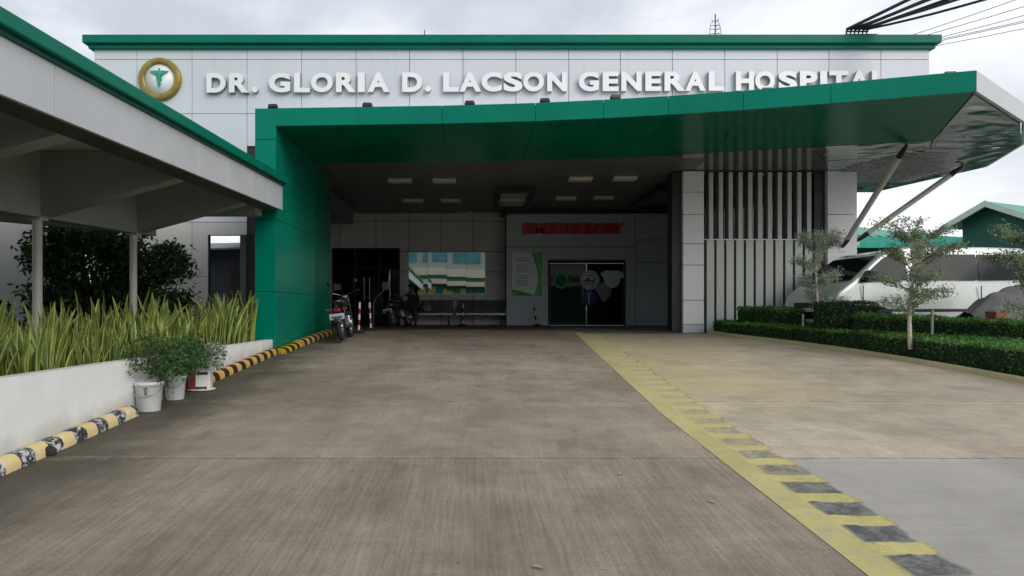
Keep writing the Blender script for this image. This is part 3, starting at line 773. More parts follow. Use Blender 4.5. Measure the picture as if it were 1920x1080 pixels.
# ceiling lights: eight pale batten boxes
def ceil_light(name):
    t = thing(name, 'pale rectangular ceiling light', 'ceiling light', group='ceiling lights under the entrance')
    b = MB(); b.box(-.31, .31, -.16, .16, -.02, 0); b.build('tray', 'alu', t, .004)
    b = MB(); b.box(-.30, .30, -.15, .15, -.085, -.021); b.build('diffuser', 'lamp_white', t, .012)
    return t
first = None
rows = [((750, 341), 'first'), ((833, 341), 'b'), ((1088, 338), ''), ((1171, 337), ''), ((775, 378), ''), ((845, 378), ''), ((1060, 374), ''), ((1131, 373), '')]
LAB = ['pale ceiling light in the front row, leftmost under the entrance', 'pale ceiling light in the front row, just left of the framed hatch', 'pale ceiling light in the front row, just right of the framed hatch', 'pale ceiling light in the front row, beside the white pillar',
       'pale ceiling light in the back row above the dark main doors', 'pale ceiling light in the back row above the mirrored window', 'pale ceiling light in the back row, left of two above the red sign', 'pale ceiling light in the back row, right of two above the red sign']
for k, ((px, py), _) in enumerate(rows):
    Yc = (CZ - .05 - 1.6) * F / (582 - py)
    t = ceil_light('ceiling_light') if first is None else dup(first)
    if first is None: first = t
    t.location = (UX(px, Yc), Yc, CZ + .018); t['label'] = LAB[k]

# ------------------------------------------------------------------ green entrance canopy
SZ0, SZ1 = 5.035, 5.36
can = thing('entrance_canopy', 'large green cantilevered entrance canopy with pointed silver corner and green side pillar', 'canopy', (-3.9, 11.9, .8))
def cp(mb, name, m, bevel=0, label=None, parent=None):
    o = mb.build(name, m, None, bevel); o.parent = parent or can
    if parent is None: o.matrix_parent_inverse = Matrix.Translation((3.9, -11.9, -.8))
    if label: o['label'] = label
    return o
PL, PR = UX(478, 11.9), UX(517, 11.9)
fpts = [(PL, 11.9), (PR, 11.9), (-.6, 11.75), (1.1, 11.6), (2.3, 11.42), (3.4, 11.22), (4.6, 10.95), (5.9, 10.6), (7.86, 10.02)]
rpts = [(10.15, 11.75), (11.35, 13.2), (12.25, 15.3), (11.6, 18.6)]
# fascia: thin upright panels along the front
mb = MB()
def fas(mb, pts, z0, z1, th=.06, split=None):
    for (xa, ya), (xb, yb) in zip(pts[:-1], pts[1:]):
        d = Vector((xb - xa, yb - ya, 0)); L = d.length; d.normalize(); n = Vector((-d.y, d.x, 0))
        k = max(1, round(L / (split or L)))
        for i in range(k):
            p = Vector((xa, ya, 0)) + d * (L * i / k + .0035); q = Vector((xa, ya, 0)) + d * (L * (i + 1) / k - .0035)
            pp, qq = p + n * th, q + n * th
            mb.hexa([(p.x, p.y, z0), (q.x, q.y, z0), (qq.x, qq.y, z0), (pp.x, pp.y, z0), (p.x, p.y, z1), (q.x, q.y, z1), (qq.x, qq.y, z1), (pp.x, pp.y, z1)])
fas(mb, fpts[1:], SZ0 - .003, SZ1)
cp(mb, 'fascia', 'green')
mb = MB(); fas(mb, [fpts[-1]] + rpts[:2], SZ0 - .003, SZ1 - .005); fas(mb, rpts[1:], SZ0 - .003, SZ1 - .1)
cp(mb, 'side_fascia', 'fascia_silver')
# top sheet
top = [(p[0], p[1] + .07) for p in fpts[1:-1]] + [(7.80, 10.12), (10.05, 11.80), (11.28, 13.22), (12.15, 15.3), (11.55, 18.5), (9.7, 18.5), (9.7, 13.75), (PR, 13.75)]
mb = MB(); n_ = len(top); mb.add([(p[0], p[1], SZ1 - .02) for p in top], [tuple(range(n_))]); cp(mb, 'canopy_roof', 'fascia_silver')
# green soffit band following the fascia, panelled
bpts = [(PR, 14.85), (-.6, 14.75), (1.1, 14.6), (2.3, 14.45), (3.6, 14.2), (5.2, 13.82), (7.0, 13.36), (9.22, 12.9)]
fin_ = fpts[1:]
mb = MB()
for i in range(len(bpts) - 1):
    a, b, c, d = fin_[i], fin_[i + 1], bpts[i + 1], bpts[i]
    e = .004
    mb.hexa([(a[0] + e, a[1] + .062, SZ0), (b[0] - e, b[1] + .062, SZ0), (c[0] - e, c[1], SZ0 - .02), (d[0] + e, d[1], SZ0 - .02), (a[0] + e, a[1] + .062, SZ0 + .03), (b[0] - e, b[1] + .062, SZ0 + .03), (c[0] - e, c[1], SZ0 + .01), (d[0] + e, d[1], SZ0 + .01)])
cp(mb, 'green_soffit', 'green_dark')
# silver soffit to the right and behind
sil = [[(7.88, 10.10), (10.06, 11.78), (9.24, 12.9)], [(10.07, 11.81), (11.27, 13.2), (9.92, 14.0), (9.25, 12.91)], [(11.27, 13.22), (12.15, 15.3), (10.9, 15.6), (9.93, 14.02)],
       [(7.0, 13.38), (9.22, 12.92), (9.91, 14.02), (8.0, 14.6)], [(5.2, 13.84), (6.98, 13.38), (7.98, 14.6), (6.4, 15.2)], [(8.0, 14.62), (9.91, 14.04), (10.88, 15.62), (9.2, 16.5)],
       [(6.4, 15.22), (7.98, 14.62), (9.18, 16.5), (7.4, 16.6)], [(10.9, 15.62), (12.14, 15.32), (11.55, 18.5), (9.7, 18.5)], [(9.2, 16.52), (10.87, 15.64), (9.69, 18.5), (8.9, 18.5)],
       [(2.3, 14.47), (3.6, 14.22), (5.18, 13.84), (6.38, 15.2), (7.2, 16.4), (5.4, 16.2), (5.2, 14.3)]]
mg = MB()
for i in (9, 4, 6):
    mg.add([(q[0], q[1], SZ0 - .024) for q in sil[i]], [tuple(range(len(sil[i]) - 1, -1, -1))])
cp(mg, 'grey_soffit', 'soffit_grey')
mb = MB()
for i, p in enumerate(sil):
    if i in (9, 4, 6): continue
    vs = [(q[0], q[1], SZ0 - .024 + rng.uniform(-.006, .006)) for q in p]
    mb.add(vs, [tuple(range(len(p) - 1, -1, -1))])
so_ = cp(mb, 'silver_soffit', 'silver')
bm = bmesh.new(); bm.from_mesh(so_.data)
for it in range(3):
    bmesh.ops.triangulate(bm, faces=bm.faces)
    bmesh.ops.subdivide_edges(bm, edges=[e for e in bm.edges if e.calc_length() > .32], cuts=1, use_grid_fill=False)
bmesh.ops.triangulate(bm, faces=bm.faces)
rj = random.Random(5)
for v_ in bm.verts:
    if not v_.is_boundary: v_.co.z += rj.uniform(-.012, .008); v_.co.x += rj.uniform(-.05, .05); v_.co.y += rj.uniform(-.05, .05)
bm.to_mesh(so_.data); bm.free()
# ribs of the silver soffit
mb = MB()
for k in range(17):
    yy = 13.5 + k * .20
    mb.box(8.9 + max(0, .6 - k * .1), 10.3 + min(k, 9) * .12, yy, yy + .05, SZ0 - .075, SZ0 - .04)
cp(mb, 'soffit_rib', 'alu', .005)
# pillar
mb = MB()
pz = [g(11.9) - .1, 1.95, 3.30, 4.78, SZ1]
for a, b in zip(pz[:-1], pz[1:]): mb.box(PL, PR, 11.9, 12.9, a + .003, b - .003); mb.box(PL, PR, 12.906, 14.85, a + .003, min(b, SZ1) - .003)
cp(mb, 'green_pillar', 'green', .006)
mb = MB(); mb.box(PL, PR + .0, 14.856, 16.4, FL - .2, 5.0); cp(mb, 'green_side_wall', 'green_dark', .006)
mb = MB()
s1a, s1b = Vector((UX(1581, 15.55), YS - .03, WZ(463, 15.55))), Vector((UX(1700, 13.1), 13.1, SZ0 - .05))
s2a, s2b = Vector((UX(1608, 16.0), 16.05, WZ(452, 16))), Vector((UX(1806, 15.0), 15.0, SZ0 - .05))
for a, b in ((s1a, s1b), (s2a, s2b)):
    d = (b - a).normalized()
    mb = MB(); mb.tube([a + d * .3, b - d * .3], .062, 16); o = cp(mb, 'strut', 'column')
    mb = MB(); mb.tube([a, a + d * .12, a + d * .31], [.03, .05, .066], 12); cp(mb, 'strut_end', 'dark', 0, None, o)
    mb = MB(); mb.tube([b - d * .31, b - d * .12, b], [.066, .05, .03], 12); cp(mb, 'strut_end', 'dark', 0, None, o)
    mb = MB(); mb.box(a.x - .08, a.x + .08, a.y - .0, a.y + .028, a.z - .11, a.z + .11); cp(mb, 'wall_plate', 'fascia_silver', .006, None, o)

# floodlights on the canopy edge
def flood(name):
    t = thing(name, 'x', 'floodlight', group='floodlights on the canopy edge')
    b = MB(); b.hexa([(-.085, -.06, .05), (.085, -.06, .05), (.085, .02, .03), (-.085, .02, .03), (-.085, -.05, .16), (.085, -.05, .16), (.085, .03, .14), (-.085, .03, .14)]); b.build('lamp_body', 'black', t, .008)
    b = MB(); b.quad((-.07, .028, .045), (.07, .028, .045), (.07, .037, .13), (-.07, .037, .13)); b.build('lens', 'headlamp', t)
    b = MB(); b.box(-.1, -.086, -.03, .0, 0, .11); b.box(.086, .1, -.03, .0, 0, .11); b.box(-.1, .1, -.03, .0, -.004, .004); b.build('bracket', 'dark', t)
    return t
fl0 = None
FLAB = ['black floodlight at the left end of the green canopy edge', 'black floodlight on the green edge under the letter R of GLORIA', 'black floodlight on the green edge under the A of LACSON', 'black floodlight on the green edge under the end of LACSON', 'black floodlight on the green edge under GENERAL', 'black floodlight on the green edge under HOSPITAL', 'flat black floodlight near the right corner of the canopy']
for k, px in enumerate((510, 692, 877, 1020, 1156, 1440, 1792)):
    # y of the fascia there
    best = None
    for (xa, ya), (xb, yb) in zip(fpts[:-1], fpts[1:]):
        for q in range(21):
            t_ = q / 20; X = xa + (xb - xa) * t_; Yy = ya + (yb - ya) * t_
            e = abs(890 + F * X / Yy - px)
            if best is None or e < best[0]: best = (e, X, Yy)
    t = flood('floodlight') if fl0 is None else dup(fl0)
    if fl0 is None: fl0 = t
    t.location = (best[1], best[2] + .1, SZ1 - (0 if k < 5 else .06)); t['label'] = FLAB[k]; t.rotation_euler = (0, 0, R(rng.uniform(-12, 12))); t.scale = (.95, .95, .62)

# ------------------------------------------------------------------ lettering
def glyph(ch, emb=.045, ext=.5):
    cu = bpy.data.curves.new('glyph', 'FONT'); cu.body = ch; cu.size = 1; cu.offset = emb; cu.extrude = ext; cu.resolution_u = 6
    ob = bpy.data.objects.new('glyph', cu); COL.objects.link(ob)
    bpy.context.view_layer.update()
    dg = bpy.context.evaluated_depsgraph_get()
    me = bpy.data.meshes.new_from_object(ob.evaluated_get(dg))
    bpy.data.objects.remove(ob); bpy.data.curves.remove(cu)
    return me
GC = {}
def letter(ch, x0, x1, z0, z1, yf, depth, m, parent, bev=0, emb=.045, name='letter'):
    k = (ch, emb)
    if k not in GC: GC[k] = [tuple(v.co) for v in glyph(ch, emb).vertices], [tuple(p.vertices) for p in glyph(ch, emb).polygons]
    vs, fs = GC[k]
    ax, bx_ = min(v[0] for v in vs), max(v[0] for v in vs); ay, by_ = min(v[1] for v in vs), max(v[1] for v in vs)
    az, bz_ = min(v[2] for v in vs), max(v[2] for v in vs)
    mb = MB()
    mb.add([(x0 + (v[0] - ax) / (bx_ - ax) * (x1 - x0), yf + (1 - (v[2] - az) / (bz_ - az)) * depth, z0 + (v[1] - ay) / (by_ - ay) * (z1 - z0)) for v in vs], fs)
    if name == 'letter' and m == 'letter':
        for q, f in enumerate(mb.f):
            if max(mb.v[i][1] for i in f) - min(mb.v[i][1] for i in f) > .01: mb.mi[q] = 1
        m = ['letter', 'letter_side_shade']
    o = mb.build(name, m); o.parent = parent
    o.matrix_parent_inverse = Matrix.Translation(-parent.location)
    return o
sign = thing('sign_lettering', 'raised white capital letters spelling DR. GLORIA D. LACSON GENERAL HOSPITAL on the facade', 'sign', (0, YF - .06, WZ(173, YF)))
LET = [('D', 387, 423), ('R', 429, 466), ('.', 472, 483), ('G', 504, 544), ('L', 551, 581), ('O', 583, 624), ('R', 630, 667), ('I', 671, 684), ('A', 689, 730),
       ('D', 754, 792), ('.', 797, 808), ('L', 831, 860), ('A', 861, 902), ('C', 903, 941), ('S', 944, 980), ('O', 981, 1020), ('N', 1026, 1063),
       ('G', 1085, 1123), ('E', 1130, 1160), ('N', 1165, 1203), ('E', 1210, 1240), ('R', 1246, 1285), ('A', 1285, 1323), ('L', 1329, 1358),
       ('H', 1380, 1414), ('O', 1416, 1453), ('S', 1460, 1495), ('P', 1500, 1533), ('I', 1538, 1551), ('T', 1555, 1591), ('A', 1592, 1631), ('L', 1635, 1660)]
YL = YF - .13
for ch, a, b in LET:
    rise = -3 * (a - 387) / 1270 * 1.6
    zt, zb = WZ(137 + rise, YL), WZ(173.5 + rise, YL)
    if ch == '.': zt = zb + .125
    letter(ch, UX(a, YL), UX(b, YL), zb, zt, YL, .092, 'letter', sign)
ers = thing('emergency_sign', 'red EMERGENCY sign on the grey wall above the dark glass doors', 'sign', (UX(1075, YE), YE - .06, WZ(440, YE)))
mb = MB(); mb.box(UX(979, YE), UX(1160, YE), YE - .05, YE - .033, WZ(438, YE), WZ(419, YE)); o = mb.build('sign_band', 'red_dark', ers); o.matrix_parent_inverse = Matrix.Translation(-ers.location)
ex = 979.5
wds = [20, 27, 20, 22, 23, 20, 23, 22, 23]
for ch, w in zip('EMERGENCY', wds):
    s = 192 / sum(wds)
    letter(ch, UX(ex, YE), UX(ex + w * s - .7, YE), WZ(439.5, YE), WZ(417.5, YE), YE - .066, .015, 'red', ers, emb=.03)
    ex += w * s

# emblem
em = thing('emblem', 'round emblem with gold ring and teal winged staff at the left end of the facade', 'emblem', (UX(303, YF), YF - .035, WZ(151, YF)))
RO, RI = .445, .315
mb = MB(); n = 56
prof = [(RI, -.07), (RI + .012, -.085), (RO - .02, -.085), (RO, -.07), (RO, 0), (RI, 0), (RI, -.07)]
mb.lathe(prof, n=n, axis='Y'); mb.f = mb.f; mb.build('ring', 'gold', em)
mb = MB(); mb.lathe([(.0, -.055), (RI - .002, -.055), (RI - .002, 0)], n=n, axis='Y'); mb.build('disc', 'letter', em)
mb = MB()
yy = -.075
mb.tube([(0, yy, .19), (0, yy, -.19)], [.016, .010], 8); mb.blob((0, yy, .205), (.022, .02, .022))
for s in (-1, 1):
    pts = [(0, .115), (s * .03, .165), (s * .08, .175), (s * .13, .165), (s * .205, .160), (s * .15, .135), (s * .165, .128), (s * .11, .112), (s * .12, .103), (s * .075, .09), (s * .045, .085), (s * .02, .075)]
    if s < 0: pts = pts[::-1]
    mb.prism(pts, lambda p, t: (p[0], t, p[1]), yy + .012, yy - .012)
    path = []; rr = []
    for k in range(29):
        t = k / 28; z = .085 - t * .275; amp = .062 * (1 - t) + .012
        path.append((s * amp * math.sin(t * PI * 2.75 + PI / 2), yy - .006 * s * math.cos(t * PI * 2.75), z)); rr.append(.018 * (1 - .65 * t))
    mb.tube(path, rr, 7)
mb.build('winged_staff', 'teal', em)

# roof clutter: rod, antenna, cables
YR = 14.1
mb = MB(); mb.tube([(0, 0, 0), (0, 0, .40)], [.014, .010], 6); mb.box(-.03, .03, -.03, .03, -.2, 0)
o = mb.build('lightning_rod', 'dark'); o.location = (UX(796, YR), YR, 7.38); tag(o, 'thin upright rod on the parapet above the letters of GLORIA D.', 'rod')
ant = thing('roof_antenna', 'metal roof antenna with crossbars above the word GENERAL', 'antenna', (UX(1341, YR), YR, 7.35))
mb = MB(); mb.tube([(0, 0, -.25), (0, 0, .78)], .013, 6); mb.build('mast', 'dark', ant)
mb = MB()
for z, w in ((.62, .07), (.52, .10), (.44, .12), (.34, .13), (.22, .08)):
    mb.tube([(-w, 0, z), (w, 0, z + .01)], .007, 5); mb.tube([(-w, 0, z - .05), (-w, 0, z + .05)], .005, 5); mb.tube([(w, 0, z - .05), (w, 0, z + .06)], .005, 5); mb.tube([(w * .4, -.08, z), (w * .4, .1, z)], .005, 5)
mb.build('crossbar', 'dark', ant)
br = thing('cable_bracket', 'dark metal cable bracket on the green parapet near its right end', 'bracket', (UX(1607, YF), YF - .05, 7.385))
mb = MB(); mb.box(-.34, .34, -.1, .1, 0, .03); mb.box(-.28, .2, -.03, .0, .10, .125)
for k in range(6): mb.box(-.27 + k * .085, -.255 + k * .085, -.03, 0, .03, .10)
mb.build('frame', 'dark', br)
mb = MB()
for k in range(6): mb.lathe([(.022, 0), (.03, .02), (.02, .03), (.03, .045), (.015, .06)], (-.26 + k * .085, -.04, .125), 8)
mb.build('insulator', 'black', br)
def cable(p0, p1, sag, r, label, grp):
    p0, p1 = Vector(p0), Vector(p1)
    pts = []
    for k in range(25):
        t = k / 24; p = p0.lerp(p1, t); p.z -= sag * 4 * t * (1 - t); p.x += sag * .35 * math.sin(t * 9 + sag * 40) * t * (1 - t); pts.append(p - p0)
    b = MB(); b.tube(pts, r, 6); o = b.build('power_cable', 'cable'); o.location = p0
    return tag(o, label, 'cable', grp)
bx0 = br.location.x
for k in range(6):
    cable((bx0 - .26 + k * .085, YF - .12, 7.53), (12.2 + k * .25, 4.8 + .1 * k, 8.62 - k * .085), (.10, .34, .18, .46, .26, .55)[k], .034 if k in (0, 2, 4) else .024, 'thick black power cable of the bundle running off the parapet bracket', 'thick cables of the bundle')
for k, (px, e) in enumerate(((1640, (15.0, 5.5, 8.35)), (1655, (15.5, 5.5, 8.0)), (1690, (15.5, 5.5, 7.75)), (1705, (16.2, 5.6, 7.55)), (1740, (16.6, 5.6, 7.45)), (1690, (17.0, 5.8, 7.95)))):
    cable((UX(px, YR), YR, 7.40), e, .20 + .03 * k, .006, 'thin black wire fanning out to the right above the parapet', 'thin wires beside the cable bundle')

# poster
ps = thing('information_poster', 'framed white and green poster with faint text left of the emergency doors', 'poster', (UX(988, YE), YE - .034, WZ(514, YE)))
pw, ph = .50, .73
mb = MB(); mb.box(-pw, pw, -.02, 0, -ph, ph); mb.build('sheet', 'poster_white', ps)
mb = MB()
def pq(pts, d, mi): poly(pts, -.021 - d, mi, mb)
pq([(.16, ph), (pw, ph), (pw, -ph), (.24, -ph), (.38, -.25), (.34, .15), (.24, .45)], .002, 0)
pq([(.30, ph), (.36, ph), (.47, .2), (.48, -.25), (.36, -ph), (.30, -ph), (.43, -.25), (.41, .15)], .005, 1)
pq([(-pw, -.50), (-pw, -ph), (.30, -ph), (.05, -.64), (-.20, -.58)], .004, 0)
pq([(-pw, -.62), (-pw, -.68), (-.1, -.66), (.3, -ph), (.2, -ph), (-.12, -.69)], .007, 1)
mb.build('swoosh', ['poster_green', 'poster_green2'], ps)
mb = MB()
for k in range(13):
    z = .52 - k * .075
    if k in (2, 7): continue
    mb.box(-.36, -.36 + rng.uniform(.35, .5), -.0245, -.0225, z, z + .028)
mb.build('text_line', 'poster_text', ps)
mb = MB(); t_ = .02
mb.box(-pw - .03, pw + .03, -.035, 0, ph + .002, ph + .045); mb.box(-pw - .01, pw + .012, -.03, 0, -ph - .022, -ph - .002); mb.box(pw + .001, pw + .02, -.03, 0, -ph, ph); mb.box(-pw - .014, -pw - .001, -.03, 0, -ph, ph)
mb.build('frame', 'frame_pale', ps)

# ------------------------------------------------------------------ covered walkway on the left
WXF = -3.55; WE = 11.84; WS = -2.5
zt = lambda y: 3.67 + .0333 * y
zb = lambda y: 3.06 + .0333 * y
wk = thing('covered_walkway', 'covered walkway with grey fascia, green roof edge and cream columns along the left side', 'canopy', (-5.8, 8, 1.0))
def wp(mb, name, m, bevel=0):
    o = mb.build(name, m, wk, bevel); o.matrix_parent_inverse = Matrix.Translation(-wk.location); return o
def ybar(mb, xa, xb, ya, yb, fa, fb, da=0, db=0):
    mb.hexa([(xa, ya, fa(ya) + da), (xb, ya, fa(ya) + da), (xb, yb, fa(yb) + da), (xa, yb, fa(yb) + da), (xa, ya, fb(ya) + db), (xb, ya, fb(ya) + db), (xb, yb, fb(yb) + db), (xa, yb, fb(yb) + db)])
seam_y = sorted([3.55 * F / (890 - p) for p in (103, 218, 304, 371, 427, 472)])
per = 1.10
ysm = [WE] + sorted(seam_y, reverse=True)
while ysm[-1] > WS: ysm.append(ysm[-1] - per)
mb = MB()
for a, b in zip(ysm[1:], ysm[:-1]): ybar(mb, WXF - .04, WXF, a + .004, b - .004, zb, zt, 0, -.17)
wp(mb, 'fascia', 'walk_fascia', .004)
mb = MB(); ybar(mb, WXF - .3, WXF + .09, WS, WE + .06, zt, zt, -.125, .0); wp(mb, 'roof_edge', 'green_cap', .01)
mb = MB(); ybar(mb, WXF - .2, WXF + .03, WS, WE + .02, zt, zt, -.168, -.127); wp(mb, 'roof_edge_recess', 'wall_green', .004)
mb = MB(); ybar(mb, WXF - .35, WXF - .045, WS, WE - .02, zb, zb, -.005, .05); wp(mb, 'edge_beam', 'walk_under', .005)
mb = MB(); ybar(mb, -12.5, WXF - .06, WS, WE, zb, zb, .36, .42); wp(mb, 'soffit', 'walk_soffit')  # carried on unseen to the left, added to darken the space beneath
mb = MB(); ybar(mb, -12.6, WXF - .31, WS, WE, zt, zt, -.06, -.01); wp(mb, 'roof_sheet', 'roof_green')  # unseen left stretch of the roof likewise added to keep light out
XC = -5.8
mb = MB(); ybar(mb, XC - .12, XC + .12, WS, WE - .42, zb, zb, -.52, .355); wp(mb, 'long_beam', 'walk_beam', .006)
mb = MB(); mb.box(XC + .125, WXF - .37, WE - .4, WE - .05, zb(WE) - .13, zb(WE) + .34); wp(mb, 'cross_beam', 'walk_beam', .006)
cols = [XC * F / (70 - 890), XC * F / (250 - 890)]
cols = [cols[0] - (cols[1] - cols[0])] + cols
for yc in cols:
    b = MB(); b.tube([(XC, yc, .9), (XC, yc, zb(yc) - .52)], .058, 18); b.box(XC - .09, XC + .09, yc - .09, yc + .09, zb(yc) - .545, zb(yc) - .521)
    wp(b, 'column', 'column')
    b = MB()
    z0a, z0b = zb(yc) - .50, zb(yc) - .02
    b.hexa([(XC + .121, yc - .11, z0a), (WXF - .36, yc - .11, z0b), (WXF - .36, yc + .11, z0b), (XC + .121, yc + .11, z0a), (XC + .121, yc - .11, zb(yc) + .35), (WXF - .36, yc - .11, zb(yc) + .35), (WXF - .36, yc + .11, zb(yc) + .35), (XC + .121, yc + .11, zb(yc) + .35)])
    b.hexa([(-8.2, yc - .11, z0a + .2), (XC - .121, yc - .11, z0a), (XC - .121, yc + .11, z0a), (-8.2, yc + .11, z0a + .2), (-8.2, yc - .11, zb(yc) + .35), (XC - .121, yc - .11, zb(yc) + .35), (XC - .121, yc + .11, zb(yc) + .35), (-8.2, yc + .11, zb(yc) + .35)])
    wp(b, 'cross_beam', 'walk_beam', .006)
b0 = None
for px, Yl, lab in ((85, 7.0, 'small round white lamp under the walkway soffit near the left edge'), (318, 9.65, 'small round white lamp under the walkway soffit nearer the green pillar')):
    zl = zb(Yl) + .36
    xl = (px - 890) * Yl / F
    b = MB(); b.lathe([(.085, -.0), (.085, -.03), (.06, -.05), (.0, -.055)], n=18); o = b.build('soffit_lamp', 'lamp_white'); o.location = (xl, Yl, zl); tag(o, lab, 'ceiling light', 'lamps under the walkway')

# raised planting bed behind the planter wall
mb = MB(); mb.box(-8.3, -3.9, -2.5, 11.88, -.1, .97); struct(mb.build('planting_bed', 'soil'))
mb = MB()
mb.hexa([(-3.9, -2.5, -.15), (-3.75, -2.5, -.15), (-3.75, 11.89, .6), (-3.9, 11.89, .6), (-3.9, -2.5, 1.06), (-3.75, -2.5, 1.06), (-3.75, 11.89, 1.06), (-3.9, 11.89, 1.06)])
mb2 = mb.build('planter_wall', 'planter', None, .008); tag(mb2, 'long low white planter wall in front of the snake plants', 'wall')

# striped kerbs
def round_kerb(name, y0, y1, m, label, xr=-3.60, w=.15, h=.125, curve=None):
    mb = MB(); ns = max(2, int((y1 - y0) / .12)); prof = [(0, 0), (0, h * .45), (-w * .12, h * .8), (-w * .38, h), (-w * .7, h), (-w, h * .92), (-w, 0)]
    rows_ = []
    for i in range(ns + 1):
        y = y0 + (y1 - y0) * i / ns; x = xr if curve is None else curve(y)
        jit = rng.uniform(-.004, .004)
        rows_.append([(x + p[0] + jit, y, g(y) + p[1] - .01) for p in prof])
    n = len(prof); vs = [p for r in rows_ for p in r]
    mb.add(vs, [(i * n + k, (i + 1) * n + k, (i + 1) * n + k + 1, i * n + k + 1) for i in range(ns) for k in range(n - 1)], 0, True)
    mb.add(rows_[0], [tuple(range(n))]); mb.add(rows_[-1], [tuple(range(n - 1, -1, -1))])
    o = mb.build(name, m, merge=False)
    return tag(o, label, 'kerb')
round_kerb('striped_kerb', 1.0, 6.86, 'kerb_near', 'worn yellow and black striped kerb at the near end of the planter wall')
round_kerb('striped_kerb', 8.62, 11.75, 'kerb_far', 'orange yellow and dark striped kerb between the pots and the green pillar')
round_kerb('striped_kerb', 11.78, 12.9, 'kerb_pillar', 'bright yellow and black kerb blocks at the foot of the green pillar', xr=-3.46, w=.22, h=.11)
round_kerb('striped_kerb', 12.93, 15.2, 'kerb_far', 'dark striped kerb curving along the green side wall behind the motorcycle', w=.2, h=.13, curve=lambda y: -3.46 + .05 * (y - 12.93))
mb = MB(); mb.blob((0, 0, .035), (.055, .05, .05), 12, 8, jit=.08); o = mb.build('stone', 'stone'); o.location = (UX(90, 5.4), 5.42, g(5.42)); tag(o, 'small dark round stone beside the near striped kerb', 'stone')

# fallen leaves
lf = None
for k, (px, py, lab) in enumerate(((1334, 944, 'dry pale leaf lying on the driveway near the yellow line'), (1163, 892, 'dry pale leaf lying on the driveway below the slab joint'), (1115, 690, 'small dry leaf lying far up the driveway'), (1008, 1068, 'dry leaf lying at the bottom of the driveway'))):
    Yp = 1920 / (py - 582 + 81.6)
    b = MB(); b.add([(-.05, 0, .004), (-.02, -.018, .012), (.03, -.015, .014), (.055, 0, .006), (.03, .016, .013), (-.02, .02, .010)], [(0, 1, 2, 3, 4, 5)])
    o = b.build('fallen_leaf', 'dead_leaf'); o.location = (UX(px, Yp), Yp, g(Yp) + .012); o.rotation_euler = (.07, 0, rng.uniform(0, 3)); tag(o, lab, 'leaf', 'fallen leaves')
    o.scale = (.6, .6, .6)

# ------------------------------------------------------------------ snake plants
def snake_mesh(seed):
    rg = random.Random(seed); mb = MB()
    for k in range(rg.randint(15, 20)):
        a = rg.uniform(0, 2 * PI); r0 = rg.uniform(0, .16); H = rg.choice((rg.uniform(.30, .55), rg.uniform(.45, .75), rg.uniform(.6, .86))); W = rg.uniform(.022, .040)
        lean = rg.choice((rg.uniform(.02, .10), rg.uniform(.03, .16), rg.uniform(.1, .4))); bx_, by_ = r0 * math.cos(a), r0 * math.sin(a)
        fa = rg.uniform(0, PI); tw = rg.uniform(-.8, .8); bow = rg.uniform(-.05, .06)
        n = 8; vs = []
        for i in range(n + 1):
            t = i / n
            w = W * (0.55 + .9 * t * (1.15 - t) if t < .75 else (0.55 + .9 * .75 * .4) * max(0.02, (1 - t) / .25) ** .7)
            cx = bx_ + math.cos(a) * lean * t * t * H * 1.4 + math.sin(a) * bow * math.sin(t * PI); cy = by_ + math.sin(a) * lean * t * t * H * 1.4 - math.cos(a) * bow * math.sin(t * PI)
            d = Vector((math.cos(fa + tw * t), math.sin(fa + tw * t), 0)); nn = Vector((-d.y, d.x, 0))
            c = Vector((cx, cy, H * t))
            vs += [c - d * w, c - d * w * .68 + nn * w * .22, c + nn * w * .32, c + d * w * .68 + nn * w * .22, c + d * w]
        for i in range(n):
            for q in range(4): mb.add([vs[i * 5 + q], vs[i * 5 + q + 1], vs[(i + 1) * 5 + q + 1], vs[(i + 1) * 5 + q]], [(0, 1, 2, 3)], 0 if q in (1, 2) else 1, True)
    ob = mb.build('snake_plant', ['snake', 'snake_edge'], merge=True)
    return ob
protos = [snake_mesh(100 + k) for k in range(8)]
k = 0; used = set()
for row in range(3):
    y = 3.4 + row * .13
    while y < 11.6:
        x = -4.06 - row * .30 + rng.uniform(-.06, .06)
        pi_ = rng.randrange(8)
        if pi_ not in used: o = protos[pi_]; used.add(pi_)
        else: o = protos[pi_].copy(); COL.objects.link(o)
        o.location = (x, y + rng.uniform(-.08, .08), .955)
        s = rng.uniform(.78, 1.2) * (.84 + .035 * max(0, y - 6))
        o.scale = (s * 1.05, s * 1.05, s); o.rotation_euler = (rng.uniform(-.05, .05), rng.uniform(-.03, .08), rng.uniform(0, 6.28))
        tag(o, 'upright yellow edged snake plant growing in the row behind the white planter wall', 'snake plant', 'snake plants in the planter')
        y += .36 + rng.uniform(-.05, .05)

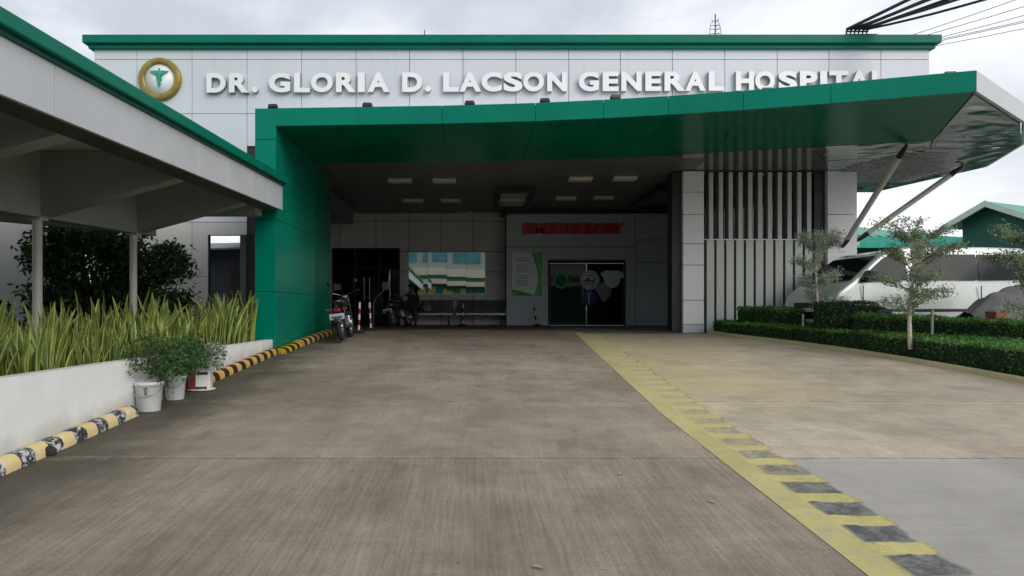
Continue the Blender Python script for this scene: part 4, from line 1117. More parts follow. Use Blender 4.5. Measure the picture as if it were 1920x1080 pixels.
# ------------------------------------------------------------------ bushes, pots
def bush(name, loc, size, n, m, L, W, label, cat, seed, stems=5, stem_m='bark_dark', hollow=.4, flat=1.0, group=None):
    rg = random.Random(seed); t = thing(name, label, cat, loc, group=group)
    sb = MB(); fb = MB(); tips = []
    for k in range(stems):
        a = 2 * PI * k / stems + rg.uniform(-.4, .4); rr = rg.uniform(.3, .8)
        e = Vector((math.cos(a) * size[0] * rr, math.sin(a) * size[1] * rr, size[2] * rg.uniform(.5, .95)))
        m1 = e * .45 + Vector((rg.uniform(-.05, .05), rg.uniform(-.05, .05), .08)) * size[2]
        sb.tube([(rg.uniform(-.02, .02), rg.uniform(-.02, .02), 0), m1, e], [.012 * (1 + size[2]), .009 * (1 + size[2]), .004], 5); tips += [m1 * .6 + e * .4, e]
    sb.build('stem', stem_m, t)
    nc = max(8, n // 45); cl = []
    for k in range(nc):
        while True:
            p = Vector((rg.uniform(-1, 1), rg.uniform(-1, 1), rg.uniform(-1, 1)))
            if p.length < 1 and p.length > hollow * .6: break
        q_ = Vector([math.copysign(abs(v_) ** .62, v_) for v_ in p]) * rg.uniform(.8, 1.12)
        cl.append(Vector((q_.x * size[0], q_.y * size[1], size[2] * max(.1, .56 + .42 * q_.z))))
    for k in range(n):
        c = rg.choice(cl); sp = min(size) * .20
        p = c + Vector((rg.gauss(0, sp), rg.gauss(0, sp), rg.gauss(0, sp * .8 * flat)))
        fb.leaf(p, L * rg.uniform(.6, 1.3), W * rg.uniform(.7, 1.3), rg, 0, .3)
    fb.build('foliage', m, t)
    return t

def bucket(name, loc, r, h, label, marks):
    t = thing(name, label, 'bucket', loc)
    b = MB(); b.lathe([(r * .80, 0), (r * .82, .004), (r * .97, h * .86), (r * 1.0, h * .87), (r * 1.06, h * .875), (r * 1.06, h * .96), (r * 1.03, h), (r * .96, h), (r * .94, h * .9), (.001, h * .88)], n=30)
    b.build('body', 'bucket', t)
    b = MB(); b.lathe([(r * .93, h * .905), (.0, h * .915)], n=24); b.build('soil', 'soil', t)
    b = MB()
    for pts in marks:
        path = []
        for (a, z) in pts:
            an = R(a); rr = r * (.82 + .15 * z / .86) + .002
            path.append((math.sin(an) * rr, -math.cos(an) * rr, z * h))
        b.tube(path, .004, 5)
    b.build('ink_mark', 'ink', t)
    b = MB(); b.tube([(r * 1.05 * math.cos(a), r * 1.05 * math.sin(a) * .9 - .012, h * .80 - abs(math.sin(a)) * h * .28) for a in [PI + PI * k / 12 for k in range(13)]], .004, 5); b.build('handle', 'alu', t)
    return t
Yb1 = 7.12
bucket('plastic_bucket', (UX(281, Yb1), Yb1 - .02, g(Yb1) + .004), .145, .325, 'large white plastic bucket standing nearest on the driveway by the striped kerb', [[(8, .80), (10, .62)], [(16, .80), (17, .60)], [(4, .80), (22, .82)], [(6, .60), (20, .58)]])
Yb2 = 7.72
bucket('plastic_bucket', (UX(328, Yb2), Yb2, g(Yb2) + .004), .125, .29, 'smaller white plastic bucket with dark scribbles between the large bucket and the red can', [[(-28, .8), (-30, .5)], [(-22, .84), (-20, .6)], [(-35, .8), (-12, .8)], [(-14, .8), (-13, .55)], [(8, .3), (14, .38), (18, .28)], [(-40, .06), (20, .10)]])
Yb3 = 8.32
pt = thing('paint_can', 'square tin can in chipped red and white paint holding the pale shrub', 'plant pot', (UX(377, Yb3), Yb3, g(Yb3) + .006), R(14))
b = MB(); b.box(-.125, .125, -.12, .12, .012, .26); b.box(-.135, .135, -.13, .13, .261, .285); b.build('body', 'white_paint', pt, .015)
b = MB(); b.box(-.128, -.045, -.1235, -.1215, .02, .25); b.box(-.1285, -.1265, -.12, .10, .02, .25); b.build('red_patch', 'rust', pt)
b = MB(); b.box(-.03, .10, -.1235, -.1215, .20, .24); b.box(-.05, .09, -.1235, -.1215, .02, .05); b.build('brown_patch', 'bark_dark', pt)
b = MB(); b.lathe([(.17, 0), (.18, .012), (.15, .014), (.0, .012)], n=20); b.build('saucer', 'bucket', pt)
bush('potted_shrub', (UX(300, Yb1), Yb1 + .05, g(Yb1) + .30), (.38, .32, .56), 2600, 'leaf_pot', .045, .018, 'fine leaved green shrub growing in the large white bucket', 'potted plant', 3, 4, 'bark_dark')
bush('potted_shrub', (UX(333, Yb2), Yb2, g(Yb2) + .27), (.30, .28, .44), 2600, 'leaf_pot', .042, .020, 'dense green shrub growing in the smaller white bucket', 'potted plant', 5, 5, 'bark_dark')
bush('potted_shrub', (UX(385, Yb3), Yb3, g(Yb3) + .27), (.27, .22, .34), 1700, 'leaf_vari', .055, .026, 'pale variegated shrub growing in the red and white can', 'potted plant', 9, 5, 'bark_dark')

# greenery under and behind the walkway
bush('garden_shrub', (-7.25, 12.15, .95), (1.0, .6, 2.3), 9000, 'leaf_dark', .13, .05, 'tall dark leafy shrub against the wall under the walkway', 'shrub', 21, 9)
bush('garden_shrub', (-6.3, 12.45, .95), (.72, .5, 2.0), 6500, 'leaf_dark', .12, .045, 'dark drooping shrub in front of the white wall panel left of the passage', 'shrub', 22, 8)
bush('climbing_plant', (-8.0, 12.0, .95), (.35, .3, 1.9), 900, 'leaf_dark', .10, .04, 'thin straggling climber on the white wall left of the tall shrub', 'plant', 29, 5)
bush('garden_shrub', (-7.45, 9.6, .95), (.33, .33, .95), 900, 'leaf_dark', .12, .08, 'dark broad leaved bush by the left edge behind the first column', 'shrub', 23, 5)
bush('garden_shrub', (-6.4, 10.6, .95), (1.0, .5, .55), 2600, 'leaf_dark', .12, .045, 'low dark undergrowth between the two walkway columns', 'shrub', 26, 7)
bush('garden_tree', (-7.75, 12.75, 1.0), (.5, .25, 2.5), 1500, 'leaf_pot', .12, .05, 'brighter green climbing tree top showing above the tall dark shrub', 'tree', 24, 6)
mb = MB(); mb.box(-16, -8.12, 13.2, 13.35, .9, 5.0); o = mb.build('boundary_wall', 'white_wall'); tag(o, 'white rendered wall at the far left behind the walkway columns', 'wall')
# passage beyond the opening
sh = thing('service_shed', 'dark low service shed with louvred wall seen through the passage left of the green pillar', 'shed', (-7.4, 20, 1.08))
mb = MB(); mb.box(-2.6, 1.4, 0, .1, 0, 2.5); mb.build('wall', 'blue_grey', sh)
mb = MB(); mb.hexa([(-2.8, -.9, 2.26), (1.45, -.9, 2.38), (1.45, 1.5, 2.78), (-2.8, 1.5, 2.70), (-2.8, -.9, 2.31), (1.45, -.9, 2.43), (1.45, 1.5, 2.83), (-2.8, 1.5, 2.75)]); mb.build('roof', 'corr', sh)
lb = None
mb = MB(); mb.box(-.22, .82, -.10, -.08, .85, 1.80); lvf = mb.build('louvre', 'shutter', sh)
mb = MB()
for k in range(9): mb.hexa([(-.2, -.16, .88 + k * .1), (.8, -.16, .88 + k * .1), (.8, -.105, .93 + k * .1), (-.2, -.105, .93 + k * .1), (-.2, -.16, .895 + k * .1), (.8, -.16, .895 + k * .1), (.8, -.105, .945 + k * .1), (-.2, -.105, .945 + k * .1)])
mb.build('louvre_blades', 'shutter', lvf)
mb = MB(); mb.box(LX + .13, -4.1, YF + .13, YF + 1.0, 3.3, 3.4)
hp(mb, 'passage_lining', 'blue_grey')
ac = thing('storage_crate', 'pale crate standing in the dark passage left of the green pillar', 'crate', (UX(424, 16), 16.2, FL))
b = MB(); b.hexa([(-.2, -.2, 0), (.22, -.2, 0), (.22, .2, 0), (-.2, .2, 0), (-.2, -.2, .95), (.22, -.2, .6), (.22, .2, .6), (-.2, .2, .95)]); b.build('body', 'clad_er', ac, .02)

# ------------------------------------------------------------------ hedges
def hedge(name, pts, hfun, wfun, label, n, seed, top='leaf_top', side='leaf_hedge', zf=None):
    """clipped hedge along pts (front edge), widening away from the lane: dark core and leaf-sized faces"""
    rg = random.Random(seed); P = [Vector((p[0], p[1], 0)) for p in pts]
    t = thing(name, label, 'hedge', (P[0].x, P[0].y, g(P[0].y)))
    T = t.location.copy()
    zf = zf or g
    segs = []; Ltot = 0
    for a, b in zip(P[:-1], P[1:]): segs.append((a, b, Ltot, (b - a).length)); Ltot += (b - a).length
    def at(s):
        for a, b, s0, L in segs:
            if s <= s0 + L or (a, b, s0, L) == segs[-1]:
                q = a.lerp(b, (s - s0) / L); d = (b - a).normalized(); return q, Vector((d.y, -d.x, 0))
    def nrm(s):
        # averaged outward-to-the-back normal
        v = Vector((0, 0, 0))
        for ds in (-.3, 0, .3): v += at(min(Ltot, max(0, s + ds)))[1]
        return -v.normalized()
    core = MB(); ns = max(3, int(Ltot / .3)); rows_ = []
    for i in range(ns + 1):
        s = Ltot * i / ns; q, _ = at(s); nn = nrm(s); w = wfun(s / Ltot); h = hfun(s / Ltot); z = zf(q.y)
        e = .05
        a0 = q + nn * e; a1 = q + nn * (w - e)
        rows_.append([(a0.x - T.x, a0.y - T.y, z - T.z - .05), (a0.x - T.x, a0.y - T.y, z + h - e - T.z), (a1.x - T.x, a1.y - T.y, zf(a1.y) + h - e - T.z), (a1.x - T.x, a1.y - T.y, zf(a1.y) - T.z - .05)])
    vs = [p for r in rows_ for p in r]
    core.add(vs, [(i * 4 + k, (i + 1) * 4 + k, (i + 1) * 4 + k + 1, i * 4 + k + 1) for i in range(ns) for k in range(3)])
    core.add(rows_[0], [(0, 1, 2, 3)]); core.add(rows_[-1], [(3, 2, 1, 0)])
    core.build('core', 'hedge_core', t)
    lb = MB(); L_, W_ = .05, .026
    for k in range(n):
        s = rg.uniform(0, Ltot); q, _ = at(s); nn = nrm(s); u = s / Ltot; w = wfun(u); h = hfun(u)
        A = h + w + h * .5; r = rg.uniform(0, A)
        bump = .018 * math.sin(s * 5.3 + seed) + .014 * math.sin(s * 13 + 2 * seed) + .02 * math.sin(s * 2.1)
        if r < h:
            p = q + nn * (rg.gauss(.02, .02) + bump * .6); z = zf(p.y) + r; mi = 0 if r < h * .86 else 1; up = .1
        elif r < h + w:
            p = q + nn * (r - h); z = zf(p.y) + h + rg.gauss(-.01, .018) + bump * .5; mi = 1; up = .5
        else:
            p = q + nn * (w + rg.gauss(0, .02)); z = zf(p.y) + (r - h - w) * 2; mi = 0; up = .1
        if rg.random() < .03: z += rg.uniform(0, .05)
        lb.leaf((p.x - T.x, p.y - T.y, z - T.z), L_ * rg.uniform(.6, 1.3), W_ * rg.uniform(.7, 1.3), rg, mi, up)
    for s, sg in ((0, -1), (Ltot, 1)):
        q, dd = at(s); nn = nrm(s); u = s / Ltot; tan = Vector((-dd.y, dd.x, 0))
        for k in range(int(n * .04)):
            p = q + nn * rg.uniform(0, wfun(u)); z = zf(p.y) + rg.uniform(0, hfun(u))
            p = p + tan * rg.gauss(0, .02) * sg
            lb.leaf((p.x - T.x, p.y - T.y, z - T.z), L_, W_, rg, 0, .1)
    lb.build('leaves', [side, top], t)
    return t
hp_pts = [(x + .17, y) for x, y in kerbpts if y > 3][:]
hedge('low_hedge', hp_pts, lambda u: .29 + .16 * min(1, u * 1.7), lambda u: .5 + 1.25 * min(1, u * 2.2), 'long low clipped hedge curving along the pale kerb on the right', 30000, 1)
hedge('box_hedge', [(8.0 - .75, 12.25), (8.25, 11.35), (9.2, 10.6), (10.4, 9.9)], lambda u: .68, lambda u: .55, 'higher clipped hedge behind the low one, in front of the van', 11000, 2)
hedge('box_hedge', [(6.05, 14.75), (6.55, 14.35), (7.2, 14.0)], lambda u: .66, lambda u: .5, 'clipped hedge block at the foot of the grey fins', 4500, 3)
hedge('box_hedge', [(6.86, 12.78), (7.4, 12.68), (8.0, 12.62)], lambda u: .88, lambda u: .3, 'dark tall hedge block before the front bumper of the van', 4500, 4, 'leaf_dark', 'leaf_dark')

# ------------------------------------------------------------------ young trees
def young_tree(name, loc, H, trunk_r, crown, n, m, label, seed, lean=(0, 0)):
    """crown: list of (dx, dy, z, rx, ry, rz) leafy tiers"""
    rg = random.Random(seed); t = thing(name, label, 'tree', loc)
    tb = MB(); pts = []; rs = []
    for k in range(9):
        u = k / 8; pts.append((lean[0] * u * u + .02 * math.sin(u * 7 + seed), lean[1] * u * u + .02 * math.cos(u * 6 + seed), H * u)); rs.append(trunk_r * (1 - .7 * u))
    tb.tube(pts, rs, 9)
    lb = MB()
    tot = sum(c[3] * c[4] * (c[5] + .12) for c in crown)
    for (dx, dy, z, rx, ry, rz) in crown:
        u = min(1, max(.3, (z - .25) / H)); b0 = Vector((lean[0] * u * u, lean[1] * u * u, H * u * .96))
        nb = 6
        for k in range(nb):
            a = 2 * PI * k / nb + rg.uniform(-.4, .4); rr = rg.uniform(.55, 1.0)
            e = Vector((dx + math.cos(a) * rx * rr, dy + math.sin(a) * ry * rr, z + rg.uniform(-.4, .6) * rz))
            mid = b0.lerp(e, .5) + Vector((0, 0, .06))
            tb.tube([b0, mid, e], [trunk_r * .32, trunk_r * .2, .004], 5)
            nn = int(n * (rx * ry * (rz + .12)) / tot / nb)
            for q in range(nn):
                s = rg.random() ** .6; p = b0.lerp(e, .25 + .8 * s) + Vector((0, 0, .05 * math.sin(s * 3)))
                sp = .03 + .085 * s * min(rx, ry)
                p += Vector((rg.gauss(0, sp), rg.gauss(0, sp), rg.gauss(0, sp * .42 + rz * .12)))
                lb.leaf(p, .055 * rg.uniform(.6, 1.3), .021 * rg.uniform(.7, 1.3), rg, 0, .25)
    tb.build('trunk', 'bark', t); lb.build('crown', m, t)
    return t
YT1 = 13.2
young_tree('young_tree', (UX(1531, YT1), YT1, g(YT1)), 2.0, .034,
           [(.05, 0, 2.15, .62, .5, .16), (-.25, 0, 1.75, .40, .35, .16), (.05, 0, 1.35, .45, .4, .22), (.30, .05, .95, .42, .35, .20), (.55, .0, .72, .45, .3, .18), (.25, 0, 2.28, .35, .2, .05)], 7000, 'leaf_pale', 'young pale leaved tree on a white trunk in front of the grey fins', 31)
YT2 = 10.9
young_tree('young_tree', (UX(1707, YT2), YT2, g(YT2) + .2), 1.9, .038,
           [(-.22, 0, 2.16, .42, .35, .06), (.28, .05, 1.98, .62, .5, .13), (.15, 0, 1.65, .72, .6, .17), (-.05, .05, 1.25, .55, .5, .17), (.35, 0, .95, .45, .4, .14), (-.22, 0, .82, .38, .3, .12), (.62, 0, 1.75, .35, .3, .08)], 7500, 'leaf_tree', 'young layered tree standing in front of the middle of the van', 35, (.06, 0))
YT3 = 10.2
young_tree('young_tree', (UX(1945, YT3), YT3, g(YT3) + .1), 2.1, .05,
           [(.0, 0, 2.05, .65, .5, .2), (-.1, 0, 1.65, .62, .5, .2), (.05, 0, 1.25, .5, .4, .18), (-.15, 0, .85, .4, .3, .14)], 7500, 'leaf_tree', 'young green tree cut by the right edge of the picture', 39)
st0 = None
for px, Ys, h, lab in ((1505, 13.3, .62, 'short pale stake beside the tree in front of the grey fins'), (1747, 11.2, .85, 'short pale stake right of the middle tree trunk')):
    b = MB(); b.tube([(0, 0, -.1), (.01, 0, h)], [.022, .02], 8); o = b.build('tree_stake', 'bark'); o.location = (UX(px, Ys), Ys, g(Ys)); tag(o, lab, 'stake', 'stakes beside the trees')

# ------------------------------------------------------------------ van
def arc(cx, cz, r, a0, a1, n): return [(cx + r * math.cos(R(a0 + (a1 - a0) * k / n)), cz + r * math.sin(R(a0 + (a1 - a0) * k / n))) for k in range(n + 1)]
def make_van(loc, rz):
    t = thing('parked_van', 'silver white passenger van with dark tinted windows parked behind the hedges', 'van', loc, rz)
    Lh, W, H = 4.9, 1.84, 1.98; wr = .33; f0, f1 = .95, 3.95
    prof = [(.0, .38), (.0, .62), (.03, .86), (.12, 1.02), (.30, 1.16), (.42, 1.24), (1.08, 1.78), (1.30, 1.90), (1.75, 1.97), (3.4, 1.99), (4.3, 1.97), (4.62, 1.92), (4.78, 1.76), (4.86, 1.2), (4.9, .8), (4.88, .42), (4.7, .30)]
    low = [(4.7, .30)] + arc(f1, wr, .40, 0, 180, 10) + arc(f0, wr, .40, 0, 180, 10) + [(.3, .28)]
    pr = prof[:-1] + low
    def yy(z): return W / 2 - (.0 if z < 1.08 else (z - 1.08) * .17) - (.03 * max(0, .5 - z) / .3)
    b = MB(); n = len(pr)
    A = [(p[0], -yy(p[1]), p[1]) for p in pr]; B = [(p[0], yy(p[1]), p[1]) for p in pr]
    b.add(A, [tuple(range(n))]); b.add(B, [tuple(range(n - 1, -1, -1))])
    b.add(A + B, [(i, n + i, n + (i + 1) % n, (i + 1) % n) for i in range(n)], 0, True)
    b.build('body', 'van_body', t, .05, 4, merge=True).data.polygons.foreach_set('use_smooth', [True] * 0 or [True] * len(t.children[-1].data.polygons))
    def win(name, pts, off=.006, lab=None):
        for s in (-1, 1):
            w = MB(); w.add([(p[0], s * (yy(p[1]) + off), p[1]) for p in pts], [tuple(range(len(pts))) if s < 0 else tuple(range(len(pts) - 1, -1, -1))]); w.build(name, 'car_glass', t)
    win('side_window', [(.56, 1.22), (.60, 1.30), (1.12, 1.72), (1.28, 1.80), (1.62, 1.81), (1.64, 1.28)])
    win('side_window', [(1.82, 1.28), (3.22, 1.28), (3.22, 1.83), (1.80, 1.82)])
    win('side_window', [(3.25, 1.28), (4.58, 1.30), (4.68, 1.52), (4.58, 1.74), (4.40, 1.81), (3.25, 1.83)])
    # windscreen
    w = MB(); a, c = (.45, 1.275), (1.09, 1.80)
    w.quad((a[0] - .012, -.80, a[1]), (c[0] - .012, -.70, c[1]), (c[0] - .012, .70, c[1]), (a[0] - .012, .80, a[1])); w.build('windscreen', 'car_glass', t)
    w = MB(); w.tube([(.40, -.35, 1.25), (.62, .15, 1.44)], .012, 5); w.tube([(.40, .3, 1.25), (.62, .65, 1.44)], .012, 5); w.build('wiper', 'black', t)
    for s in (-1, 1):
        w = MB(); w.hexa([(.04, s * .55, .68), (.16, s * .90, .68), (.30, s * .925, .74), (.10, s * .55, .74), (.07, s * .55, .86), (.20, s * .90, .86), (.42, s * .918, .98), (.2, s * .55, .90)]); w.build('headlight', 'headlamp', t, .02)
        w = MB(); w.hexa([(.64, s * .90, 1.26), (.80, s * .90, 1.24), (.80, s * 1.10, 1.26), (.66, s * 1.10, 1.28), (.66, s * .88, 1.46), (.80, s * .88, 1.46), (.80, s * 1.10, 1.48), (.68, s * 1.10, 1.48)]); w.build('wing_mirror', 'black', t, .03)
        w = MB(); w.hexa([(4.80, s * .70, 1.0), (4.895, s * .70, 1.0), (4.86, s * .91, 1.0), (4.70, s * .925, 1.0), (4.74, s * .68, 1.6), (4.82, s * .68, 1.6), (4.80, s * .84, 1.6), (4.66, s * .848, 1.6)]); w.build('tail_light', 'tail_red', t, .01)
        w = MB(); w.box(2.0, 2.14, s * .925 - .012, s * .925 + .012, 1.08, 1.11); w.box(2.42, 2.56, s * .925 - .012, s * .925 + .012, 1.08, 1.11); w.build('door_handle', 'chrome', t, .005)
        w = MB()
        for x in (.62, 1.72, 3.24): w.box(x, x + .014, s * (W / 2) - .012, s * (W / 2) + .003, .42, 1.16)
        w.box(.5, 4.7, s * (W / 2) - .004, s * (W / 2) + .008, .62, .68); w.build('side_trim', 'black', t)
    w = MB(); w.box(-.02, .03, -.6, .6, .46, .62); w.box(.0, .07, -.5, .5, .70, .82); w.build('grille', 'black', t, .01)
    w = MB(); w.box(2.2, 4.3, -.55, -.5, 1.99, 2.01); w.box(2.2, 4.3, .5, .55, 1.99, 2.01); w.build('roof_rail', 'black', t, .006)
    for x in (f0, f1):
        for s in (-1, 1):
            w = MB(); w.lathe([(.19, -.10), (.30, -.11), (.33, -.07), (.33, .07), (.30, .11), (.19, .10)], n=28, axis='X')
            # spin axis along Y
            w.v = [(v[1] + x, s * .80 + v[0], v[2] + wr) for v in w.v]; wh = w.build('wheel', 'rubber', t)
            r_ = MB(); r_.lathe([(.0, .06), (.06, .085), (.10, .07), (.20, .085), (.205, -.05), (.0, -.05)], n=20, axis='X'); r_.v = [(v[1] + x, s * .80 + s * v[0], v[2] + wr) for v in r_.v]; r_.build('rim', 'alu', wh)
    return t
make_van((7.28, 14.02, g(14.0)), R(5))

# tarp covered motor vehicle in front of the van
tv = thing('covered_motorcycle', 'grey tarpaulin draped over a parked motorcycle at the right edge', 'motorcycle', (UX(1900, 11.9), 11.9, g(11.9)), R(5))
mb = MB(); nx, ny = 44, 18
def th_(u): return 1.26 - .45 * abs(u - .62) ** 1.4 * 1.6 - .30 * max(0, .25 - u) * 2
vs = []
for i in range(nx + 1):
    u = i / nx
    for j in range(ny + 1):
        a = PI * j / ny; s = math.cos(a); h = math.sin(a) ** .45
        fold = 1 + .20 * math.sin(u * 31 + 2 * math.sin(u * 9)) * (1 - h) + .03 * math.sin(u * 17 + j)
        z = th_(u) * h + .025 * math.sin(u * 27 + j * .9) * h + .02 * math.sin(u * 11 - j * 1.7) * h
        vs.append(((u - .5) * 1.9 + .05 * math.sin(j * 1.3) * (1 - h), -s * (.20 + .26 * (1 - h * .6)) * fold, max(.12 + .04 * math.sin(u * 23), z)))
mb.add(vs, [(i * (ny + 1) + j, (i + 1) * (ny + 1) + j, (i + 1) * (ny + 1) + j + 1, i * (ny + 1) + j + 1) for i in range(nx) for j in range(ny)], 0, True)
mb.build('tarpaulin', 'tarp', tv)
mb = MB(); mb.blob((.82, -.02, .98), (.34, .33, .28), 14, 9, jit=.03); mb.build('navy_cover', 'tarp_navy', tv)
mb = MB(); mb.box(-.9, .95, -.012, .012, .02, .35); mb.build('cloth_skirt', 'tarp', tv)
for x in (-.65, .62):
    w = MB(); w.lathe([(.20, -.05), (.28, -.05), (.30, 0), (.28, .05), (.20, .05), (.20, -.05)], n=24, axis='X'); w.v = [(v[1] + x, v[0], v[2] + .30) for v in w.v]; w.build('wheel', 'rubber', tv)
mb = MB(); mb.box(0, .35, 0, .25, 0, .5); o = mb.build('brick_post', 'brick', None, .008); o.location = (UX(1868, 11.2), 11.2, g(11.2) + .02); o.scale = (.55, 1, 1.6); tag(o, 'short red brick post beside the grey tarpaulin', 'post')

# ------------------------------------------------------------------ green roofed houses on the right
def house(name, label, x0, x1, y0, y1, zw, zr, ridge_x=None, axis='X', z0=1.0):
    t = thing(name, label, 'house', ((x0 + x1) / 2, y0, z0)); ox, oy, oz = t.location
    w = MB()
    w.box(x0 - ox, x1 - ox, 0, y1 - y0, 0, zw - oz); w.build('wall', 'wall_green', t)
    r = MB(); e = .5
    if axis == 'Y':   # gable faces the camera
        xm = ridge_x or (x0 + x1) / 2
        w = MB(); w.prism([(x0 - ox, zw - oz), (x1 - ox, zw - oz), (xm - ox, zr - oz - .12)], lambda p, t_: (p[0], t_, p[1]), .004, .1); w.build('gable', 'wall_green', t)
        for xa in (x0 - e, x1 + e):
            za = zw - (zr - zw) * e / abs(xm - (x0 if xa < xm else x1))
            v = [(xa - ox, -e, za - oz), (xm - ox, -e, zr - oz), (xm - ox, y1 - y0, zr - oz), (xa - ox, y1 - y0, za - oz)]
            if xa > xm: v = [v[1], v[0], v[3], v[2]]
            r.hexa([v[0], v[1], v[2], v[3]] + [(p[0], p[1], p[2] + .06) for p in v])
        ro = r.build('roof', 'roof_green', t)
        fb = MB()
        for xa in (x0 - e, x1 + e):
            za = zw - (zr - zw) * e / abs(xm - (x0 if xa < xm else x1))
            p, q = (xa - ox, za - oz), (xm - ox, zr - oz)
            if xa > xm: p, q = q, p
            fb.hexa([(p[0], -e - .05, p[1] - .16), (q[0], -e - .05, q[1] - .16), (q[0], -e - .004, q[1] - .16), (p[0], -e - .004, p[1] - .16), (p[0], -e - .05, p[1] + .08), (q[0], -e - .05, q[1] + .08), (q[0], -e - .004, q[1] + .08), (p[0], -e - .004, p[1] + .08)])
        fb.build('fascia', 'frame_pale', ro)
    else:
        r.hexa([(x0 - ox - e, -e, zw - oz), (x1 - ox + e, -e, zw - oz), (x1 - ox - 1, (y1 - y0) / 2, zr - oz - .8), (x0 - ox + 1.2, (y1 - y0) / 2, zr - oz), (x0 - ox - e, -e, zw - oz + .06), (x1 - ox + e, -e, zw - oz + .06), (x1 - ox - 1, (y1 - y0) / 2, zr - oz - .74), (x0 - ox + 1.2, (y1 - y0) / 2, zr - oz + .06)])
        for k in range(14):
            xx = x0 - ox + .3 + (x1 - x0) * k / 14
            u_ = (k + .5) / 14; r.tube([(x0 - ox - e + (x1 - x0 + 2 * e) * u_, -e, zw - oz + .07), (x0 - ox + 1.2 + (x1 - x0 - 2.2) * u_, (y1 - y0) / 2, zr - oz - .8 * u_ + .07)], .03, 4)
        ro = r.build('roof', 'roof_green', t)
        fb = MB(); fb.box(x0 - ox - e, x1 - ox + e, -e - .06, -e - .004, zw - oz - .42, zw - oz + .08); fb.build('fascia', 'roof_fascia', ro)
    wm = MB()
    for k in range(3):
        xa = x0 - ox + (x1 - x0) * (.15 + .28 * k); wm.box(xa, xa + (x1 - x0) * .16, -.03, -.003, 1.0, 2.2)
    wm.build('window', 'glass', t)
    return t
house('green_roofed_house', 'low building with pale green metal roof seen between the silver canopy struts', UX(1545, 30), UX(1770, 30), 30, 38, WZ(450, 30), WZ(414, 34))
hg = house('green_roofed_house', 'dark green gabled house with pale green roof at the right edge', 20.15 - 1.05, 20.15 + 1.05, 24.9, 34, 5.22, 5.76, 20.15, 'Y')
hg.rotation_euler = (0, 0, R(-65))

# ------------------------------------------------------------------ posts, benches
def make_post(name, h, cols, label, loc, lean=0, grp='striped delineator posts'):
    t = thing(name, label, 'post', loc, group=grp); t.rotation_euler = (0, R(lean), 0)
    n = 5
    b = MB()
    for k in range(n): b.tube([(0, 0, .05 + (h - .05) * k / n), (0, 0, .05 + (h - .05) * (k + 1) / n - .001)], .028, 12, k % 2)
    b.lathe([(.028, h), (.02, h + .02), (0, h + .025)], n=12, mi=0)
    b.build('pole', cols, t)
    b = MB(); b.lathe([(.17, 0), (.17, .025), (.06, .05), (.035, .07), (.03, .07)], n=18); b.build('base', 'rubber', t)
    return t
make_post('delineator_post', .72, ['reflector', 'moto_red'], 'red and white striped post nearest the parked motorcycle', (-2.80, 15.45, g(15.45) + .008), 2)
make_post('delineator_post', .70, ['reflector', 'moto_red'], 'red and white striped post further right, before the main doors', (UX(695, 16.2), 16.25, FL + .008), -3)
make_post('delineator_post', .76, ['reflector', 'black'], 'white and black striped post beside the second motorcycle', (UX(731, 20.6), 20.6, FL + .01), 4)
make_post('delineator_post', .78, ['reflector', 'dark'], 'slim grey leaning post below the green and white poster', (UX(1006, 21.1), 21.1, FL + .01), -7)
make_post('delineator_post', .72, ['reflector', 'black'], 'thin white and black post standing in front of the right bench', (UX(868, 20.9), 20.9, FL + .01), 1)
def bench(name, loc, n, label):
    t = thing(name, label, 'bench', loc, group='metal benches along the entrance wall')
    w = .56; L = n * w
    f = MB(); f.box(-L / 2, L / 2, -.02, .04, .34, .395); f.box(-L / 2, L / 2, -.335, -.30, .36, .42)
    for s in (-L / 2 + .15, L / 2 - .15):
        f.tube([(s, .0, .35), (s, -.28, .02)], .022, 8); f.tube([(s, .02, .35), (s, .30, .02)], .022, 8)
    f.build('frame', 'alu', t)
    for k in range(n):
        x0 = -L / 2 + k * w + .015; x1 = x0 + w - .03
        s = MB(); pr = [(-.30, .40), (-.27, .43), (.08, .41), (.16, .43), (.26, .84), (.245, .845), (.14, .445), (.08, .425), (-.27, .445), (-.31, .41)]
        s.prism(pr, lambda p, t_: (t_, p[0], p[1]), x0, x1); s.build('seat', 'bench', t)
    a = MB()
    for s in (-L / 2, L / 2): a.tube([(s, .14, .40), (s, .12, .62), (s, -.22, .62), (s, -.25, .42)], .016, 7)
    a.build('armrest', 'alu', t)
    return t
bench('waiting_bench', (UX(788, 21.9), 21.9, FL + .006), 4, 'left grey metal bench under the mirrored window, with a person on it')
bench('waiting_bench', (UX(902, 21.95), 21.95, FL + .006), 3, 'right grey metal bench under the mirrored window, empty')
mb = MB(); mb.blob((0, 0, .13), (.19, .12, .14), 12, 8, jit=.06); mb.tube([(-.09, 0, .22), (-.07, 0, .36), (.07, 0, .36), (.09, 0, .22)], .012, 6)
o = mb.build('bag', 'bag'); o.location = (UX(800, 21.6), 21.68, FL + .45); tag(o, 'pinkish bag on the bench beside the seated person', 'bag')

